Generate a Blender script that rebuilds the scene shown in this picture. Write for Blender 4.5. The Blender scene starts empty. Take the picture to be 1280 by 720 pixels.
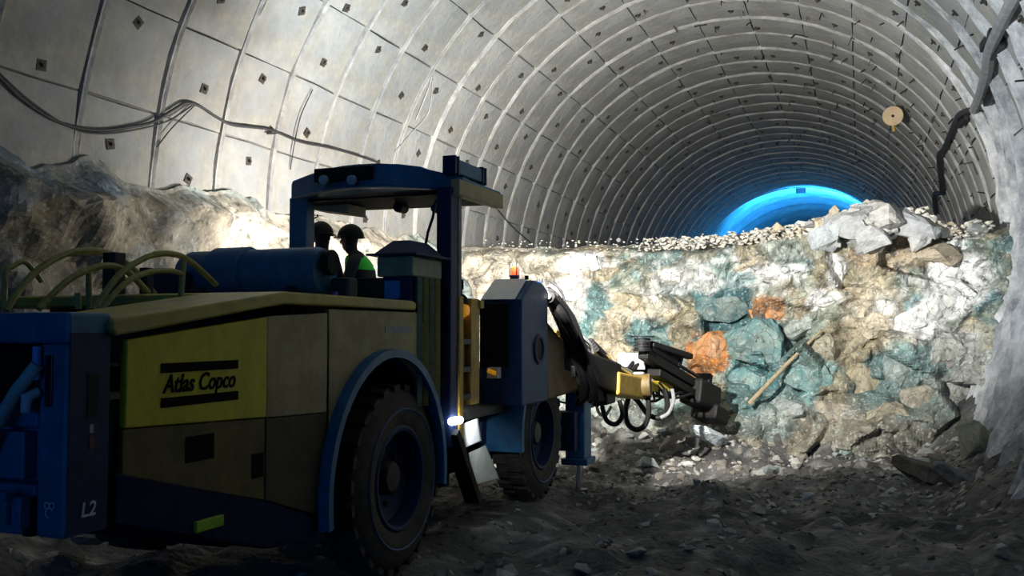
import bpy, bmesh, math, random
import numpy as np
from mathutils import Vector, Matrix

# ---------------------------------------------------------------- camera, world, lights, exposure
S = bpy.context.scene
COL = S.collection
EYE = 1.8
YAW = math.radians(20.76)
PITCH = math.atan(53 / 1150.0)
FOC = 1150.0
cam_data = bpy.data.cameras.new('camera')
cam_data.sensor_width = 36.0
cam_data.lens = FOC / 1280 * 36.0
cam_data.clip_end = 300
cam = bpy.data.objects.new('camera', cam_data)
cam.location = (0, 0, EYE)
cam.rotation_euler = (math.pi / 2 + PITCH, 0, YAW)
COL.objects.link(cam)
S.camera = cam

S.view_settings.view_transform = 'Standard'
S.view_settings.look = 'None'
S.view_settings.gamma = 1
S.view_settings.exposure = 0.0
S.view_settings.use_curve_mapping = False

W = bpy.data.worlds.new('world')
S.world = W
W.use_nodes = True
W.node_tree.nodes['Background'].inputs['Color'].default_value = (0.05, 0.16, 0.6, 1)
W.node_tree.nodes['Background'].inputs['Strength'].default_value = 0.05


def lamp(name, kind, loc, aim, power, color, size=0.1, cone=60, blend=0.5, sy=None):
    d = bpy.data.lights.new(name, kind)
    d.energy = power
    d.color = color
    if kind == 'SPOT':
        d.spot_size = math.radians(cone * 2)
        d.spot_blend = blend
        d.shadow_soft_size = size
    elif kind == 'AREA':
        d.shape = 'RECTANGLE'
        d.size = size
        d.size_y = sy or size
    else:
        d.shadow_soft_size = size
    o = bpy.data.objects.new(name, d)
    o.location = loc
    v = Vector(aim) - Vector(loc)
    o.rotation_euler = v.to_track_quat('-Z', 'Y').to_euler()
    COL.objects.link(o)
    return o


# rig work lamps on face, left wall and vault, plus added fill spots
lamp('canopy_face_lamp', 'SPOT', (-2.98, 7.62, 3.13), (-3.3, 14.5, 2.65), 3600, (1.0, 0.95, 0.87), 0.05, 45, 0.6)
lamp('right_wall_fill', 'SPOT', (-2.86, 7.5, 3.0), (1.6, 12.6, 4.4), 650, (0.95, 0.97, 1.0), 0.06, 31, 0.5)  # added fill spot that brightens the right wall
lamp('left_work_lamp', 'SPOT', (-4.2, 9.25, 2.52), (-6.8, 10.9, 3.0), 1150, (1.0, 0.95, 0.88), 0.08, 82, 0.7)
lamp('left_wall_fill', 'SPOT', (-4.72, 7.35, 2.86), (-6.7, 6.0, 2.6), 60, (1.0, 0.96, 0.88), 0.08, 82, 0.6)  # added spot, lifts the rock of the near left wall
lamp('canopy_vault_lamp', 'SPOT', (-3.9, 7.5, 3.12), (-1.2, 11.8, 8.5), 980, (0.82, 0.95, 1.0), 0.1, 74, 0.6)
lamp('step_lamp_light', 'SPOT', (-2.72, 6.66, 1.22), (-2.98, 7.0, 0.95), 18, (0.85, 0.92, 1.0), 0.02, 32, 0.6)
# daylight of the portal far behind the camera
lamp('portal_daylight', 'AREA', (-2.3, -14.5, 4.0), (-2.3, 0, 3.0), 190, (0.05, 0.34, 1.0), 7.5, sy=6)
# lamps that light the section beyond the dark tunnel
lamp('far_section_lamp', 'SPOT', (-1.3, 40.3, 5.9), (-1.2, 42.6, 8.6), 7500, (0.02, 0.32, 1.0), 0.2, 82, 0.5)


# ---------------------------------------------------------------- helpers
def basis():
    fw = Vector((-math.sin(YAW) * math.cos(PITCH), math.cos(YAW) * math.cos(PITCH), math.sin(PITCH)))
    rt = Vector((math.cos(YAW), math.sin(YAW), 0))
    return fw, rt, rt.cross(fw)


FW, RT, UP = basis()


def P(px, py, X=None, Y=None, Z=None):
    """world point where the line of sight of a photograph pixel meets a plane of the place"""
    d = FW + RT * ((px - 640) / FOC) + UP * ((360 - py) / FOC)
    if X is not None:
        t = X / d.x
    elif Y is not None:
        t = Y / d.y
    else:
        t = (Z - EYE) / d.z
    return Vector((d.x * t, d.y * t, EYE + d.z * t))


def Q(p):
    v = Vector(p) - Vector((0, 0, EYE))
    f = v.dot(FW)
    if f < 0.1:
        return (-1e6, -1e6, f)
    return (640 + FOC * v.dot(RT) / f, 360 - FOC * v.dot(UP) / f, f)


_rng = np.random.RandomState(7)
_perm = _rng.rand(64, 64, 64)


def vnoise(x, y, z):
    xi, yi, zi = np.floor(x).astype(int), np.floor(y).astype(int), np.floor(z).astype(int)
    fx, fy, fz = x - xi, y - yi, z - zi
    fx, fy, fz = [f * f * (3 - 2 * f) for f in (fx, fy, fz)]
    r = 0
    for dx in (0, 1):
        for dy in (0, 1):
            for dz in (0, 1):
                w = (fx if dx else 1 - fx) * (fy if dy else 1 - fy) * (fz if dz else 1 - fz)
                r = r + w * _perm[(xi + dx) % 64, (yi + dy) % 64, (zi + dz) % 64]
    return r * 2 - 1


def fbm(x, y, z, o=4):
    a, s, r = 1.0, 1.0, 0
    for k in range(o):
        r = r + a * vnoise(x * s + 13.1 * k, y * s + 7.7 * k, z * s + 3.3 * k)
        a *= 0.5
        s *= 2.03
    return r


def facets(U, V, n, ubox, vbox, seed, tilt, off):
    """cracked-rock relief: every cell its own tilted plane. Returns height, cell id, distance to the crack"""
    r = np.random.RandomState(seed)
    su = r.uniform(*ubox, n)
    sv = r.uniform(*vbox, n)
    tu, tv, b = r.normal(0, tilt, n), r.normal(0, tilt, n), r.normal(0, off, n)
    st = r.uniform(0.6, 1.6, n)
    shp = U.shape
    u, v = U.ravel(), V.ravel()
    h = np.zeros(u.size)
    cid = np.zeros(u.size, int)
    edge = np.zeros(u.size)
    for k in range(0, u.size, 6000):
        a, c = u[k:k + 6000, None], v[k:k + 6000, None]
        d = np.sqrt((a - su) ** 2 + ((c - sv) * st) ** 2)
        i = np.argpartition(d, 1, axis=1)[:, :2]
        dd = np.take_along_axis(d, i, 1)
        sw = dd[:, 0] > dd[:, 1]
        i0 = np.where(sw, i[:, 1], i[:, 0])
        cid[k:k + 6000] = i0
        edge[k:k + 6000] = np.abs(dd[:, 0] - dd[:, 1])
        h[k:k + 6000] = b[i0] + tu[i0] * (a[:, 0] - su[i0]) + tv[i0] * (c[:, 0] - sv[i0])
    return h.reshape(shp), cid.reshape(shp), edge.reshape(shp)


def srgb(r, g, b):
    f = lambda c: c / 12.92 if c <= 0.04045 else ((c + 0.055) / 1.055) ** 2.4
    return (f(r / 255), f(g / 255), f(b / 255))


def mat(name, color, rough=0.6, metal=0.0, var=0.25, scale=6.0, bump=0.15, bscale=40.0, dirt=None, dirt_amt=0.4,
        use='color', emit=None, spec=0.5):
    m = bpy.data.materials.new(name)
    m.use_nodes = True
    nt = m.node_tree
    b = nt.nodes['Principled BSDF']
    b.inputs['Roughness'].default_value = rough
    b.inputs['Metallic'].default_value = metal
    b.inputs['Specular IOR Level'].default_value = spec
    tc = nt.nodes.new('ShaderNodeTexCoord')
    n1 = nt.nodes.new('ShaderNodeTexNoise')
    n1.inputs['Scale'].default_value = scale
    n1.inputs['Detail'].default_value = 6
    n1.inputs['Roughness'].default_value = 0.65
    nt.links.new(tc.outputs['Object'], n1.inputs['Vector'])
    if use == 'color':
        src = nt.nodes.new('ShaderNodeRGB')
        src.outputs[0].default_value = (*color, 1)
        base = src.outputs[0]
    elif use == 'attr':
        src = nt.nodes.new('ShaderNodeAttribute')
        src.attribute_name = 'Col'
        base = src.outputs['Color']
    else:
        src = nt.nodes.new('ShaderNodeObjectInfo')
        base = src.outputs['Color']
    mr = nt.nodes.new('ShaderNodeMapRange')
    mr.inputs['From Min'].default_value = 0.3
    mr.inputs['From Max'].default_value = 0.7
    mr.inputs['To Min'].default_value = 1 - var
    mr.inputs['To Max'].default_value = 1 + var
    nt.links.new(n1.outputs['Fac'], mr.inputs['Value'])
    mul = nt.nodes.new('ShaderNodeMix')
    mul.data_type = 'RGBA'
    mul.blend_type = 'MULTIPLY'
    mul.inputs['Factor'].default_value = 1
    nt.links.new(base, mul.inputs['A'])
    nt.links.new(mr.outputs['Result'], mul.inputs['B'])
    out = mul.outputs['Result']
    if dirt:
        n2 = nt.nodes.new('ShaderNodeTexNoise')
        n2.inputs['Scale'].default_value = scale * 0.37
        n2.inputs['Detail'].default_value = 8
        n2.inputs['Roughness'].default_value = 0.7
        nt.links.new(tc.outputs['Object'], n2.inputs['Vector'])
        r2 = nt.nodes.new('ShaderNodeMapRange')
        r2.inputs['From Min'].default_value = 0.45
        r2.inputs['From Max'].default_value = 0.68
        r2.inputs['To Max'].default_value = dirt_amt
        nt.links.new(n2.outputs['Fac'], r2.inputs['Value'])
        mx = nt.nodes.new('ShaderNodeMix')
        mx.data_type = 'RGBA'
        mx.inputs['B'].default_value = (*dirt, 1)
        nt.links.new(r2.outputs['Result'], mx.inputs['Factor'])
        nt.links.new(out, mx.inputs['A'])
        out = mx.outputs['Result']
    nt.links.new(out, b.inputs['Base Color'])
    if bump:
        n3 = nt.nodes.new('ShaderNodeTexNoise')
        n3.inputs['Scale'].default_value = bscale
        n3.inputs['Detail'].default_value = 5
        nt.links.new(tc.outputs['Object'], n3.inputs['Vector'])
        bp = nt.nodes.new('ShaderNodeBump')
        bp.inputs['Strength'].default_value = bump
        bp.inputs['Distance'].default_value = 0.03
        nt.links.new(n3.outputs['Fac'], bp.inputs['Height'])
        nt.links.new(bp.outputs['Normal'], b.inputs['Normal'])
    if emit:
        b.inputs['Emission Color'].default_value = (*emit[:3], 1)
        b.inputs['Emission Strength'].default_value = emit[3]
    return m


M = dict(
    shotcrete=mat('shotcrete', (0.335, 0.32, 0.28), 0.85, var=0.30, scale=2.2, bump=0.5, bscale=12,
                  dirt=(0.24, 0.28, 0.33), dirt_amt=0.75, spec=0.25),
    shotcrete_rib=mat('shotcrete_rib', (0.345, 0.345, 0.33), 0.85, var=0.35, scale=5, bump=0.6, bscale=16,
                      dirt=(0.17, 0.18, 0.22), dirt_amt=0.6, spec=0.25),
    rough_rib=mat('rough_rib', (0.52, 0.53, 0.54), 0.8, var=0.3, scale=6, bump=1.0, bscale=12, dirt=(0.12, 0.13, 0.16), dirt_amt=0.75, spec=0.25),
    recess=mat('joint_shotcrete', (0.20, 0.19, 0.175), 0.9, var=0.2, spec=0.1),
    plate=mat('rusty_plate', (0.055, 0.048, 0.04), 0.7, 0.2, var=0.4, scale=30),
    rock=mat('face_rock', (1, 1, 1), 0.75, var=0.38, scale=7, bump=0.9, bscale=13, use='attr', spec=0.3),
    stone=mat('loose_stone', (1, 1, 1), 0.85, var=0.28, scale=7, bump=0.6, bscale=18, use='obj', spec=0.25),
    sprayed=mat('sprayed_wall', (1, 1, 1), 0.85, var=0.3, scale=4, bump=0.8, bscale=10, use='attr', spec=0.25),
    block=mat('face_block', (1, 1, 1), 0.75, var=0.45, scale=3.5, bump=0.8, bscale=9, use='obj', spec=0.3, dirt=(0.40, 0.37, 0.30), dirt_amt=0.55),
    mud=mat('muck', (1, 1, 1), 0.8, var=0.35, scale=6, bump=0.9, bscale=22, use='attr', spec=0.35),
    yellow=mat('yellow_paint', (0.58, 0.55, 0.005), 0.55, var=0.15, scale=9, bump=0.05, dirt=(0.12, 0.10, 0.03), dirt_amt=0.3),
    tan=mat('dusty_tan_paint', (0.40, 0.35, 0.19), 0.65, var=0.18, scale=7, bump=0.06, dirt=(0.14, 0.11, 0.05), dirt_amt=0.5),
    brown=mat('dark_brown_paint', (0.13, 0.10, 0.025), 0.7, var=0.3, scale=8, bump=0.1, dirt=(0.04, 0.035, 0.02), dirt_amt=0.6),  # darker brown for the lower rear panel
    midblue=mat('mid_blue_paint', (0.02, 0.075, 0.2), 0.5, var=0.25, scale=9, bump=0.06, spec=0.3),
    siderock=mat('side_rock', (1, 1, 1), 0.8, var=0.35, scale=3, bump=0.8, bscale=9, use='attr', spec=0.2),
    shaded_brown=mat('shaded_brown_paint', (0.055, 0.043, 0.018), 0.7, var=0.3, scale=8, bump=0.1),  # paints the shade on the lower middle side panel
    blue=mat('blue_grey_paint', (0.03, 0.16, 0.33), 0.5, var=0.25, scale=9, bump=0.06, dirt=(0.03, 0.05, 0.10), dirt_amt=0.5),
    navy=mat('navy_steel', (0.009, 0.024, 0.085), 0.55, spec=0.3, var=0.3, scale=9, bump=0.08),
    black=mat('black_rubber', (0.008, 0.008, 0.009), 0.6, spec=0.25, var=0.3, scale=20, bump=0.1),
    dark=mat('dark_steel', (0.03, 0.032, 0.035), 0.5, 0.4, var=0.4, scale=15, bump=0.1),
    tyre=mat('dusty_tyre', (0.045, 0.040, 0.036), 0.85, var=0.4, scale=10, bump=0.25, dirt=(0.10, 0.08, 0.06), dirt_amt=0.6),
    grey=mat('grey_paint', (0.30, 0.33, 0.34), 0.5, var=0.15, scale=10, bump=0.05),
    pale=mat('pale_green_paint', (0.22, 0.27, 0.20), 0.6, var=0.2, scale=12, bump=0.05),
    olive=mat('olive_tube_paint', (0.36, 0.34, 0.10), 0.6, var=0.3, scale=25, bump=0.05),
    white=mat('white_panel', (0.8, 0.8, 0.78), 0.5, var=0.08, scale=10, bump=0.05),
    chrome=mat('bright_rod', (0.7, 0.72, 0.75), 0.25, 0.9, var=0.05),
    amber=mat('amber_lens', (0.8, 0.35, 0.02), 0.3, var=0.05, bump=0, emit=(1.0, 0.45, 0.02, 0.25)),
    red=mat('red_lens', (0.8, 0.12, 0.04), 0.3, var=0.05, bump=0, emit=(1.0, 0.15, 0.05, 0.6)),
    lens=mat('lamp_lens', (0.35, 0.5, 0.65), 0.2, var=0.05, bump=0),
    lit=mat('lit_lamp_lens', (0.9, 0.9, 1.0), 0.3, var=0.02, bump=0, emit=(0.8, 0.87, 1.0, 14.0)),
    ink_shade=mat('black_print_and_shade', (0.004, 0.004, 0.005), 0.8, var=0.1, bump=0, spec=0.1),  # print; also paints shade under the roof and in recesses
    mark=mat('white_print', (0.65, 0.7, 0.8), 0.5, var=0.1, bump=0),
    hiviz=mat('green_vest_cloth', (0.04, 0.75, 0.05), 0.7, var=0.1, bump=0.1, emit=None),
    cloth=mat('dark_workwear', (0.02, 0.022, 0.03), 0.85, var=0.3, bump=0.2),
    skin=mat('skin', (0.25, 0.14, 0.10), 0.6, var=0.1, bump=0.05),
    helmet=mat('dark_helmet', (0.008, 0.008, 0.009), 0.6, spec=0.2, var=0.1, bump=0),
    beige=mat('beige_disc', (0.55, 0.40, 0.24), 0.6, var=0.15, bump=0.1),
    cable=mat('cable_rubber', (0.03, 0.03, 0.033), 0.6, var=0.3, bump=0.1),
    hosegrey=mat('grey_hose', (0.22, 0.23, 0.24), 0.7, var=0.3, scale=9, bump=0.2),
    silver=mat('silver_hose', (0.45, 0.46, 0.47), 0.45, 0.3, var=0.2, bump=0.1),
    wood=mat('dusty_pole', (0.34, 0.28, 0.18), 0.8, var=0.3, scale=14, bump=0.2),
    gold=mat('ochre_paint', (0.5, 0.33, 0.05), 0.55, var=0.25, scale=10, bump=0.08, dirt=(0.08, 0.06, 0.03), dirt_amt=0.4),
)


def crisp(m, sc=1.0, fleck=0.6, crack=0.7):
    """cracks, pale flecks and fine veins for broken rock"""
    nt = m.node_tree
    b = nt.nodes['Principled BSDF']
    base = b.inputs['Base Color'].links[0].from_socket
    tc = [n for n in nt.nodes if n.type == 'TEX_COORD'][0]
    nz = nt.nodes.new('ShaderNodeTexNoise')
    nz.inputs['Scale'].default_value = 3 * sc
    nz.inputs['Detail'].default_value = 5
    nt.links.new(tc.outputs['Object'], nz.inputs['Vector'])
    ad = nt.nodes.new('ShaderNodeMix')
    ad.data_type = 'RGBA'
    ad.blend_type = 'ADD'
    ad.inputs['Factor'].default_value = 0.35
    nt.links.new(tc.outputs['Object'], ad.inputs['A'])
    nt.links.new(nz.outputs['Color'], ad.inputs['B'])

    def layer(src, sock, lo, hi, c, amt, blend='MIX'):
        r = nt.nodes.new('ShaderNodeMapRange')
        r.inputs['From Min'].default_value = lo
        r.inputs['From Max'].default_value = hi
        r.inputs['To Max'].default_value = amt
        nt.links.new(src.outputs[sock], r.inputs['Value'])
        x = nt.nodes.new('ShaderNodeMix')
        x.data_type = 'RGBA'
        x.blend_type = blend
        x.inputs['B'].default_value = (*c, 1)
        nt.links.new(r.outputs['Result'], x.inputs['Factor'])
        nt.links.new(layer.base, x.inputs['A'])
        layer.base = x.outputs['Result']
    layer.base = base
    f1 = nt.nodes.new('ShaderNodeTexNoise')
    f1.inputs['Scale'].default_value = 22 * sc
    f1.inputs['Detail'].default_value = 4
    nt.links.new(ad.outputs['Result'], f1.inputs['Vector'])
    layer(f1, 'Fac', 0.56, 0.66, (0.72, 0.72, 0.70), fleck)
    f2 = nt.nodes.new('ShaderNodeTexNoise')
    f2.inputs['Scale'].default_value = 13 * sc
    f2.inputs['Detail'].default_value = 6
    nt.links.new(tc.outputs['Object'], f2.inputs['Vector'])
    layer(f2, 'Fac', 0.57, 0.70, (0.06, 0.075, 0.075), 0.8)
    v = nt.nodes.new('ShaderNodeTexVoronoi')
    v.feature = 'DISTANCE_TO_EDGE'
    v.inputs['Scale'].default_value = 4.5 * sc
    nt.links.new(ad.outputs['Result'], v.inputs['Vector'])
    layer(v, 'Distance', 0.03, 0.0, (0.05, 0.05, 0.045), crack)
    nt.links.new(layer.base, b.inputs['Base Color'])
    b2 = nt.nodes.new('ShaderNodeBump')
    b2.inputs['Strength'].default_value = 0.6
    b2.inputs['Distance'].default_value = 0.03
    nt.links.new(v.outputs['Distance'], b2.inputs['Height'])
    old = b.inputs['Normal'].links[0].from_socket
    nt.links.new(old, b2.inputs['Normal'])
    nt.links.new(b2.outputs['Normal'], b.inputs['Normal'])


crisp(M['rock'], 1.0, 0.42)
crisp(M['block'], 0.8, 0.22)
crisp(M['siderock'], 0.8, 0.25, 0.35)


class MB:
    def __init__(s):
        s.v, s.f, s.mi = [], [], []

    def add(s, vs, fs, mi=0):
        o = len(s.v)
        s.v += [tuple(v) for v in vs]
        s.f += [tuple(i + o for i in f) for f in fs]
        s.mi += [mi] * len(fs)
        return s

    def box(s, x0, x1, y0, y1, z0, z1, mi=0):
        return s.hexa([(x0, y0, z0), (x1, y0, z0), (x1, y1, z0), (x0, y1, z0),
                       (x0, y0, z1), (x1, y0, z1), (x1, y1, z1), (x0, y1, z1)], mi)

    def hexa(s, v, mi=0):
        return s.add(v, [(3, 2, 1, 0), (4, 5, 6, 7), (0, 1, 5, 4), (1, 2, 6, 5), (2, 3, 7, 6), (3, 0, 4, 7)], mi)

    def prism(s, poly, x0, x1, mi=0):
        """polygon given in (y, z), pushed along x"""
        n = len(poly)
        vs = [(x0, y, z) for y, z in poly] + [(x1, y, z) for y, z in poly]
        fs = [tuple(range(n))[::-1], tuple(range(n, 2 * n))]
        fs += [(i, (i + 1) % n, n + (i + 1) % n, n + i) for i in range(n)]
        return s.add(vs, fs, mi)

    def prismz(s, poly, z0, z1, mi=0):
        n = len(poly)
        vs = [(x, y, z0) for x, y in poly] + [(x, y, z1) for x, y in poly]
        fs = [tuple(range(n))[::-1], tuple(range(n, 2 * n))]
        fs += [(i, (i + 1) % n, n + (i + 1) % n, n + i) for i in range(n)]
        return s.add(vs, fs, mi)

    def tube(s, pts, r, n=8, mi=0, caps=True):
        pts = [Vector(p) for p in pts]
        rs = r if isinstance(r, (list, tuple)) else [r] * len(pts)
        o = len(s.v)
        prev = None
        for i, p in enumerate(pts):
            t = (pts[min(i + 1, len(pts) - 1)] - pts[max(i - 1, 0)]).normalized()
            if prev is None:
                a = t.orthogonal().normalized()
            else:
                a = (prev - t * prev.dot(t))
                a = a.normalized() if a.length > 1e-6 else t.orthogonal().normalized()
            prev = a
            b = t.cross(a)
            for k in range(n):
                q = 2 * math.pi * k / n
                s.v.append(tuple(p + (a * math.cos(q) + b * math.sin(q)) * rs[i]))
        for i in range(len(pts) - 1):
            for k in range(n):
                k2 = (k + 1) % n
                s.f.append((o + i * n + k, o + i * n + k2, o + (i + 1) * n + k2, o + (i + 1) * n + k))
                s.mi.append(mi)
        if caps:
            s.f.append(tuple(o + k for k in range(n))[::-1])
            s.f.append(tuple(o + (len(pts) - 1) * n + k for k in range(n)))
            s.mi += [mi, mi]
        return s

    def bar(s, p0, p1, w, h, mi=0, up=(0, 0, 1)):
        """square bar between two points"""
        p0, p1 = Vector(p0), Vector(p1)
        t = (p1 - p0).normalized()
        a = t.cross(Vector(up))
        a = a.normalized() if a.length > 1e-4 else t.orthogonal().normalized()
        b = a.cross(t)
        q = []
        for p in (p0, p1):
            q += [p - a * w / 2 - b * h / 2, p + a * w / 2 - b * h / 2, p + a * w / 2 + b * h / 2, p - a * w / 2 + b * h / 2]
        return s.add(q, [(3, 2, 1, 0), (4, 5, 6, 7), (0, 1, 5, 4), (1, 2, 6, 5), (2, 3, 7, 6), (3, 0, 4, 7)], mi)

    def lathex(s, prof, c, n=32, mi=0, a0=0, a1=360):
        """profile of (x, r) turned about the x axis through c"""
        o = len(s.v)
        full = abs(a1 - a0) >= 360
        m = n if full else n + 1
        for x, r in prof:
            for k in range(m):
                q = math.radians(a0 + (a1 - a0) * k / n)
                s.v.append((c[0] + x, c[1] + r * math.cos(q), c[2] + r * math.sin(q)))
        for i in range(len(prof) - 1):
            for k in range(n):
                k2 = (k + 1) % m if full else k + 1
                s.f.append((o + i * m + k, o + (i + 1) * m + k, o + (i + 1) * m + k2, o + i * m + k2))
                s.mi.append(mi)
        return s

    def build(s, name, mats, parent=None, smooth=False, bevel=0):
        me = bpy.data.meshes.new(name)
        off = Vector((0, 0, 0))
        p = parent
        while p is not None:
            off += p.location
            p = p.parent
        me.from_pydata([tuple(Vector(v) - off) for v in s.v], [], s.f)
        for m in (mats if isinstance(mats, (list, tuple)) else [mats]):
            me.materials.append(M[m] if isinstance(m, str) else m)
        me.polygons.foreach_set('material_index', s.mi)
        if smooth:
            me.polygons.foreach_set('use_smooth', [True] * len(me.polygons))
        bm = bmesh.new()
        bm.from_mesh(me)
        bmesh.ops.recalc_face_normals(bm, faces=bm.faces)
        bm.to_mesh(me)
        bm.free()
        if smooth:
            try:
                me.set_sharp_from_angle(angle=math.radians(40))
            except Exception:
                pass
        o = bpy.data.objects.new(name, me)
        COL.objects.link(o)
        if parent is not None:
            o.parent = parent
        if bevel:
            b = o.modifiers.new('bevel', 'BEVEL')
            b.width = bevel
            b.segments = 2
            b.limit_method = 'ANGLE'
            b.angle_limit = math.radians(40)
        return o


def tag(o, label=None, cat=None, group=None, kind=None):
    if label:
        o['label'] = label
    if cat:
        o['category'] = cat
    if group:
        o['group'] = group
    if kind:
        o['kind'] = kind
    return o


def empty(name, loc, label, cat, group=None):
    o = bpy.data.objects.new(name, None)
    o.location = loc
    o.empty_display_size = 0.2
    COL.objects.link(o)
    return tag(o, label, cat, group)


def blur(a, n=1):
    for _ in range(n):
        p = np.pad(a, 1, mode='edge')
        a = (p[:-2, 1:-1] + p[2:, 1:-1] + p[1:-1, :-2] + p[1:-1, 2:] + 2 * p[1:-1, 1:-1]) / 6
    return a


def grid_obj(name, XYZ, col, material, kind='structure', parent=None):
    h, w, _ = XYZ.shape
    idx = np.arange(h * w).reshape(h, w)
    f = np.stack([idx[:-1, :-1], idx[:-1, 1:], idx[1:, 1:], idx[1:, :-1]], -1).reshape(-1, 4)
    me = bpy.data.meshes.new(name)
    me.from_pydata(XYZ.reshape(-1, 3).tolist(), [], f.tolist())
    at = me.color_attributes.new('Col', 'FLOAT_COLOR', 'POINT')
    c4 = np.ones((h * w, 4), np.float32)
    c4[:, :3] = col.reshape(-1, 3)
    at.data.foreach_set('color', c4.ravel())
    me.materials.append(M[material])
    o = bpy.data.objects.new(name, me)
    COL.objects.link(o)
    o['kind'] = kind
    return o


def smoothstep(a, b, x):
    t = np.clip((x - a) / (b - a), 0, 1)
    return t * t * (3 - 2 * t)


rnd = random.Random(11)

# ---------------------------------------------------------------- the vault
CX, CZ, RV = -2.35, 3.2, 4.52


def vp(a, Y, r=RV):
    a = math.radians(a)
    return Vector((CX - r * math.cos(a), Y, CZ + r * math.sin(a)))


def vault_hit(px, py, r=RV):
    d = FW + RT * ((px - 640) / FOC) + UP * ((360 - py) / FOC)
    ox, oz = -CX, EYE - CZ
    A = d.x ** 2 + d.z ** 2
    B = 2 * (ox * d.x + oz * d.z)
    C = ox * ox + oz * oz - r * r
    t = (-B + math.sqrt(B * B - 4 * A * C)) / 2 / A
    return Vector((d.x * t, d.y * t, EYE + d.z * t))


YR0, NR, STEP = 3.55, 36, 1.0
ceil_mb = MB()
ys = [-14.0, -6.0, 0.0, YR0] + [YR0 + STEP * i for i in range(1, NR + 1)]
angs = list(np.linspace(-4, 184, 64))
for y in ys:
    for a in angs:
        ceil_mb.v.append(tuple(vp(a, y, RV + 0.032)))
na = len(angs)
for i in range(len(ys) - 1):
    for k in range(na - 1):
        ceil_mb.f.append((i * na + k, i * na + k + 1, (i + 1) * na + k + 1, (i + 1) * na + k))
        ceil_mb.mi.append(0)
ceiling = ceil_mb.build('ceiling', 'recess', smooth=True)
ceiling['kind'] = 'structure'

PA = 12.2     # degrees of arc per panel
NP = 15


def panel_mesh(seed):
    """one sprayed concrete field of the vault, about the axis of the tunnel"""
    r = random.Random(seed)
    mb = MB()
    half = math.radians(PA / 2) - 0.0028
    ny, nu = 3, 4
    jit = lambda s: r.uniform(-s, s)
    for lay in (0, 1):
        for i in range(ny):
            for k in range(nu):
                a = -half + 2 * half * k / (nu - 1)
                y = (-0.46 + 0.92 * i / (ny - 1))
                if k in (0, nu - 1):
                    a += jit(0.0022)
                rr = (RV + jit(0.012) - (0.012 if i == 1 else 0)) if lay == 0 else RV + 0.075
                mb.v.append((-rr * math.cos(a), y, rr * math.sin(a)))
    n = ny * nu
    for i in range(ny - 1):
        for k in range(nu - 1):
            q = (i * nu + k, i * nu + k + 1, (i + 1) * nu + k + 1, (i + 1) * nu + k)
            mb.f.append(q)
    loop = [k for k in range(nu)] + [i * nu + nu - 1 for i in range(1, ny)] + \
           [(ny - 1) * nu + k for k in range(nu - 2, -1, -1)] + [i * nu for i in range(ny - 2, 0, -1)]
    for j in range(len(loop)):
        a, b = loop[j], loop[(j + 1) % len(loop)]
        mb.f.append((a, b, b + n, a + n))
    mb.mi = [0] * len(mb.f)
    me = bpy.data.meshes.new('panel')
    me.from_pydata(mb.v, [], mb.f)
    me.materials.append(M['shotcrete'])
    return me, mb


pan_vars = [panel_mesh(s) for s in range(8)]
cells = []
for i in range(NR):
    yc = YR0 + STEP * (i + 0.5)
    for j in range(NP):
        a = (j + 0.5) * PA - 1.5
        x, y, f = Q(vp(a, yc))
        vis = -60 < x < 1340 and -60 < y < 420
        cells.append((0 if vis else 1, f if f > 0 else 99, i, j, a, yc))
cells.sort()
rest = MB()
plate_cells = []
for n, (hid, f, i, j, a, yc) in enumerate(cells):
    if n < 300:
        me, _ = rnd.choice(pan_vars)
        o = bpy.data.objects.new('panel', me)
        o.location = (CX, yc, CZ)
        o.rotation_euler = (0, math.radians(a), 0)
        COL.objects.link(o)
        o.parent = ceiling
        plate_cells.append((a, yc, i, j))
    else:
        _, mb = rnd.choice(pan_vars)
        c, s_ = math.cos(math.radians(a)), math.sin(math.radians(a))
        rest.add([(CX + x * c + z * s_, yc + y, CZ - x * s_ + z * c) for x, y, z in mb.v], mb.f)
o = rest.build('panel_field', 'shotcrete', ceiling)
o['kind'] = 'stuff'


def rib_mb(y, w, h, seed, a0=-4, a1=184, n=44):
    r = random.Random(seed)
    mb = MB()
    off = r.uniform(0, 50)
    for k in range(n + 1):
        a = a0 + (a1 - a0) * k / n
        wob = 0.02 * math.sin(a * 0.13 + off) + r.uniform(-0.008, 0.008)
        hh = h * (1 + r.uniform(-0.3, 0.3))
        for dy, dr in ((-w, 0.06), (-w * 0.55, -hh * 0.8), (0, -hh * 0.35), (w * 0.55, -hh), (w, 0.06)):
            mb.v.append(tuple(vp(a, y + dy + wob, RV + dr)))
    for k in range(n):
        for q in range(4):
            mb.f.append((k * 5 + q, k * 5 + q + 1, (k + 1) * 5 + q + 1, (k + 1) * 5 + q))
    mb.mi = [0] * len(mb.f)
    return mb


for i in range(NR + 1):
    y = YR0 + STEP * i
    rib_mb(y, 0.055, 0.018 if i % 2 else 0.032, i).build('rib', 'shotcrete_rib', ceiling, smooth=False)

pm = MB().box(-0.012, 0.012, -0.05, 0.05, -0.05, 0.05)
pm.tube([(0, 0, 0), (0.05, 0, 0)], 0.018, 6)
plate0 = pm.build('bolt_plate', 'plate')
first = True
for a, yc, i, j in plate_cells:
    if rnd.random() < 0.22:
        continue
    da = rnd.uniform(-2.5, 2.5) + (3 if i % 2 else -3)
    o = plate0 if first else plate0.copy()
    if not first:
        COL.objects.link(o)
    first = False
    o.location = vp(a + da, yc + rnd.uniform(-0.15, 0.15), RV - 0.012)
    o.rotation_euler = (rnd.uniform(-0.5, 0.5), math.radians(a + da), 0)
    o.parent = ceiling

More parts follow.
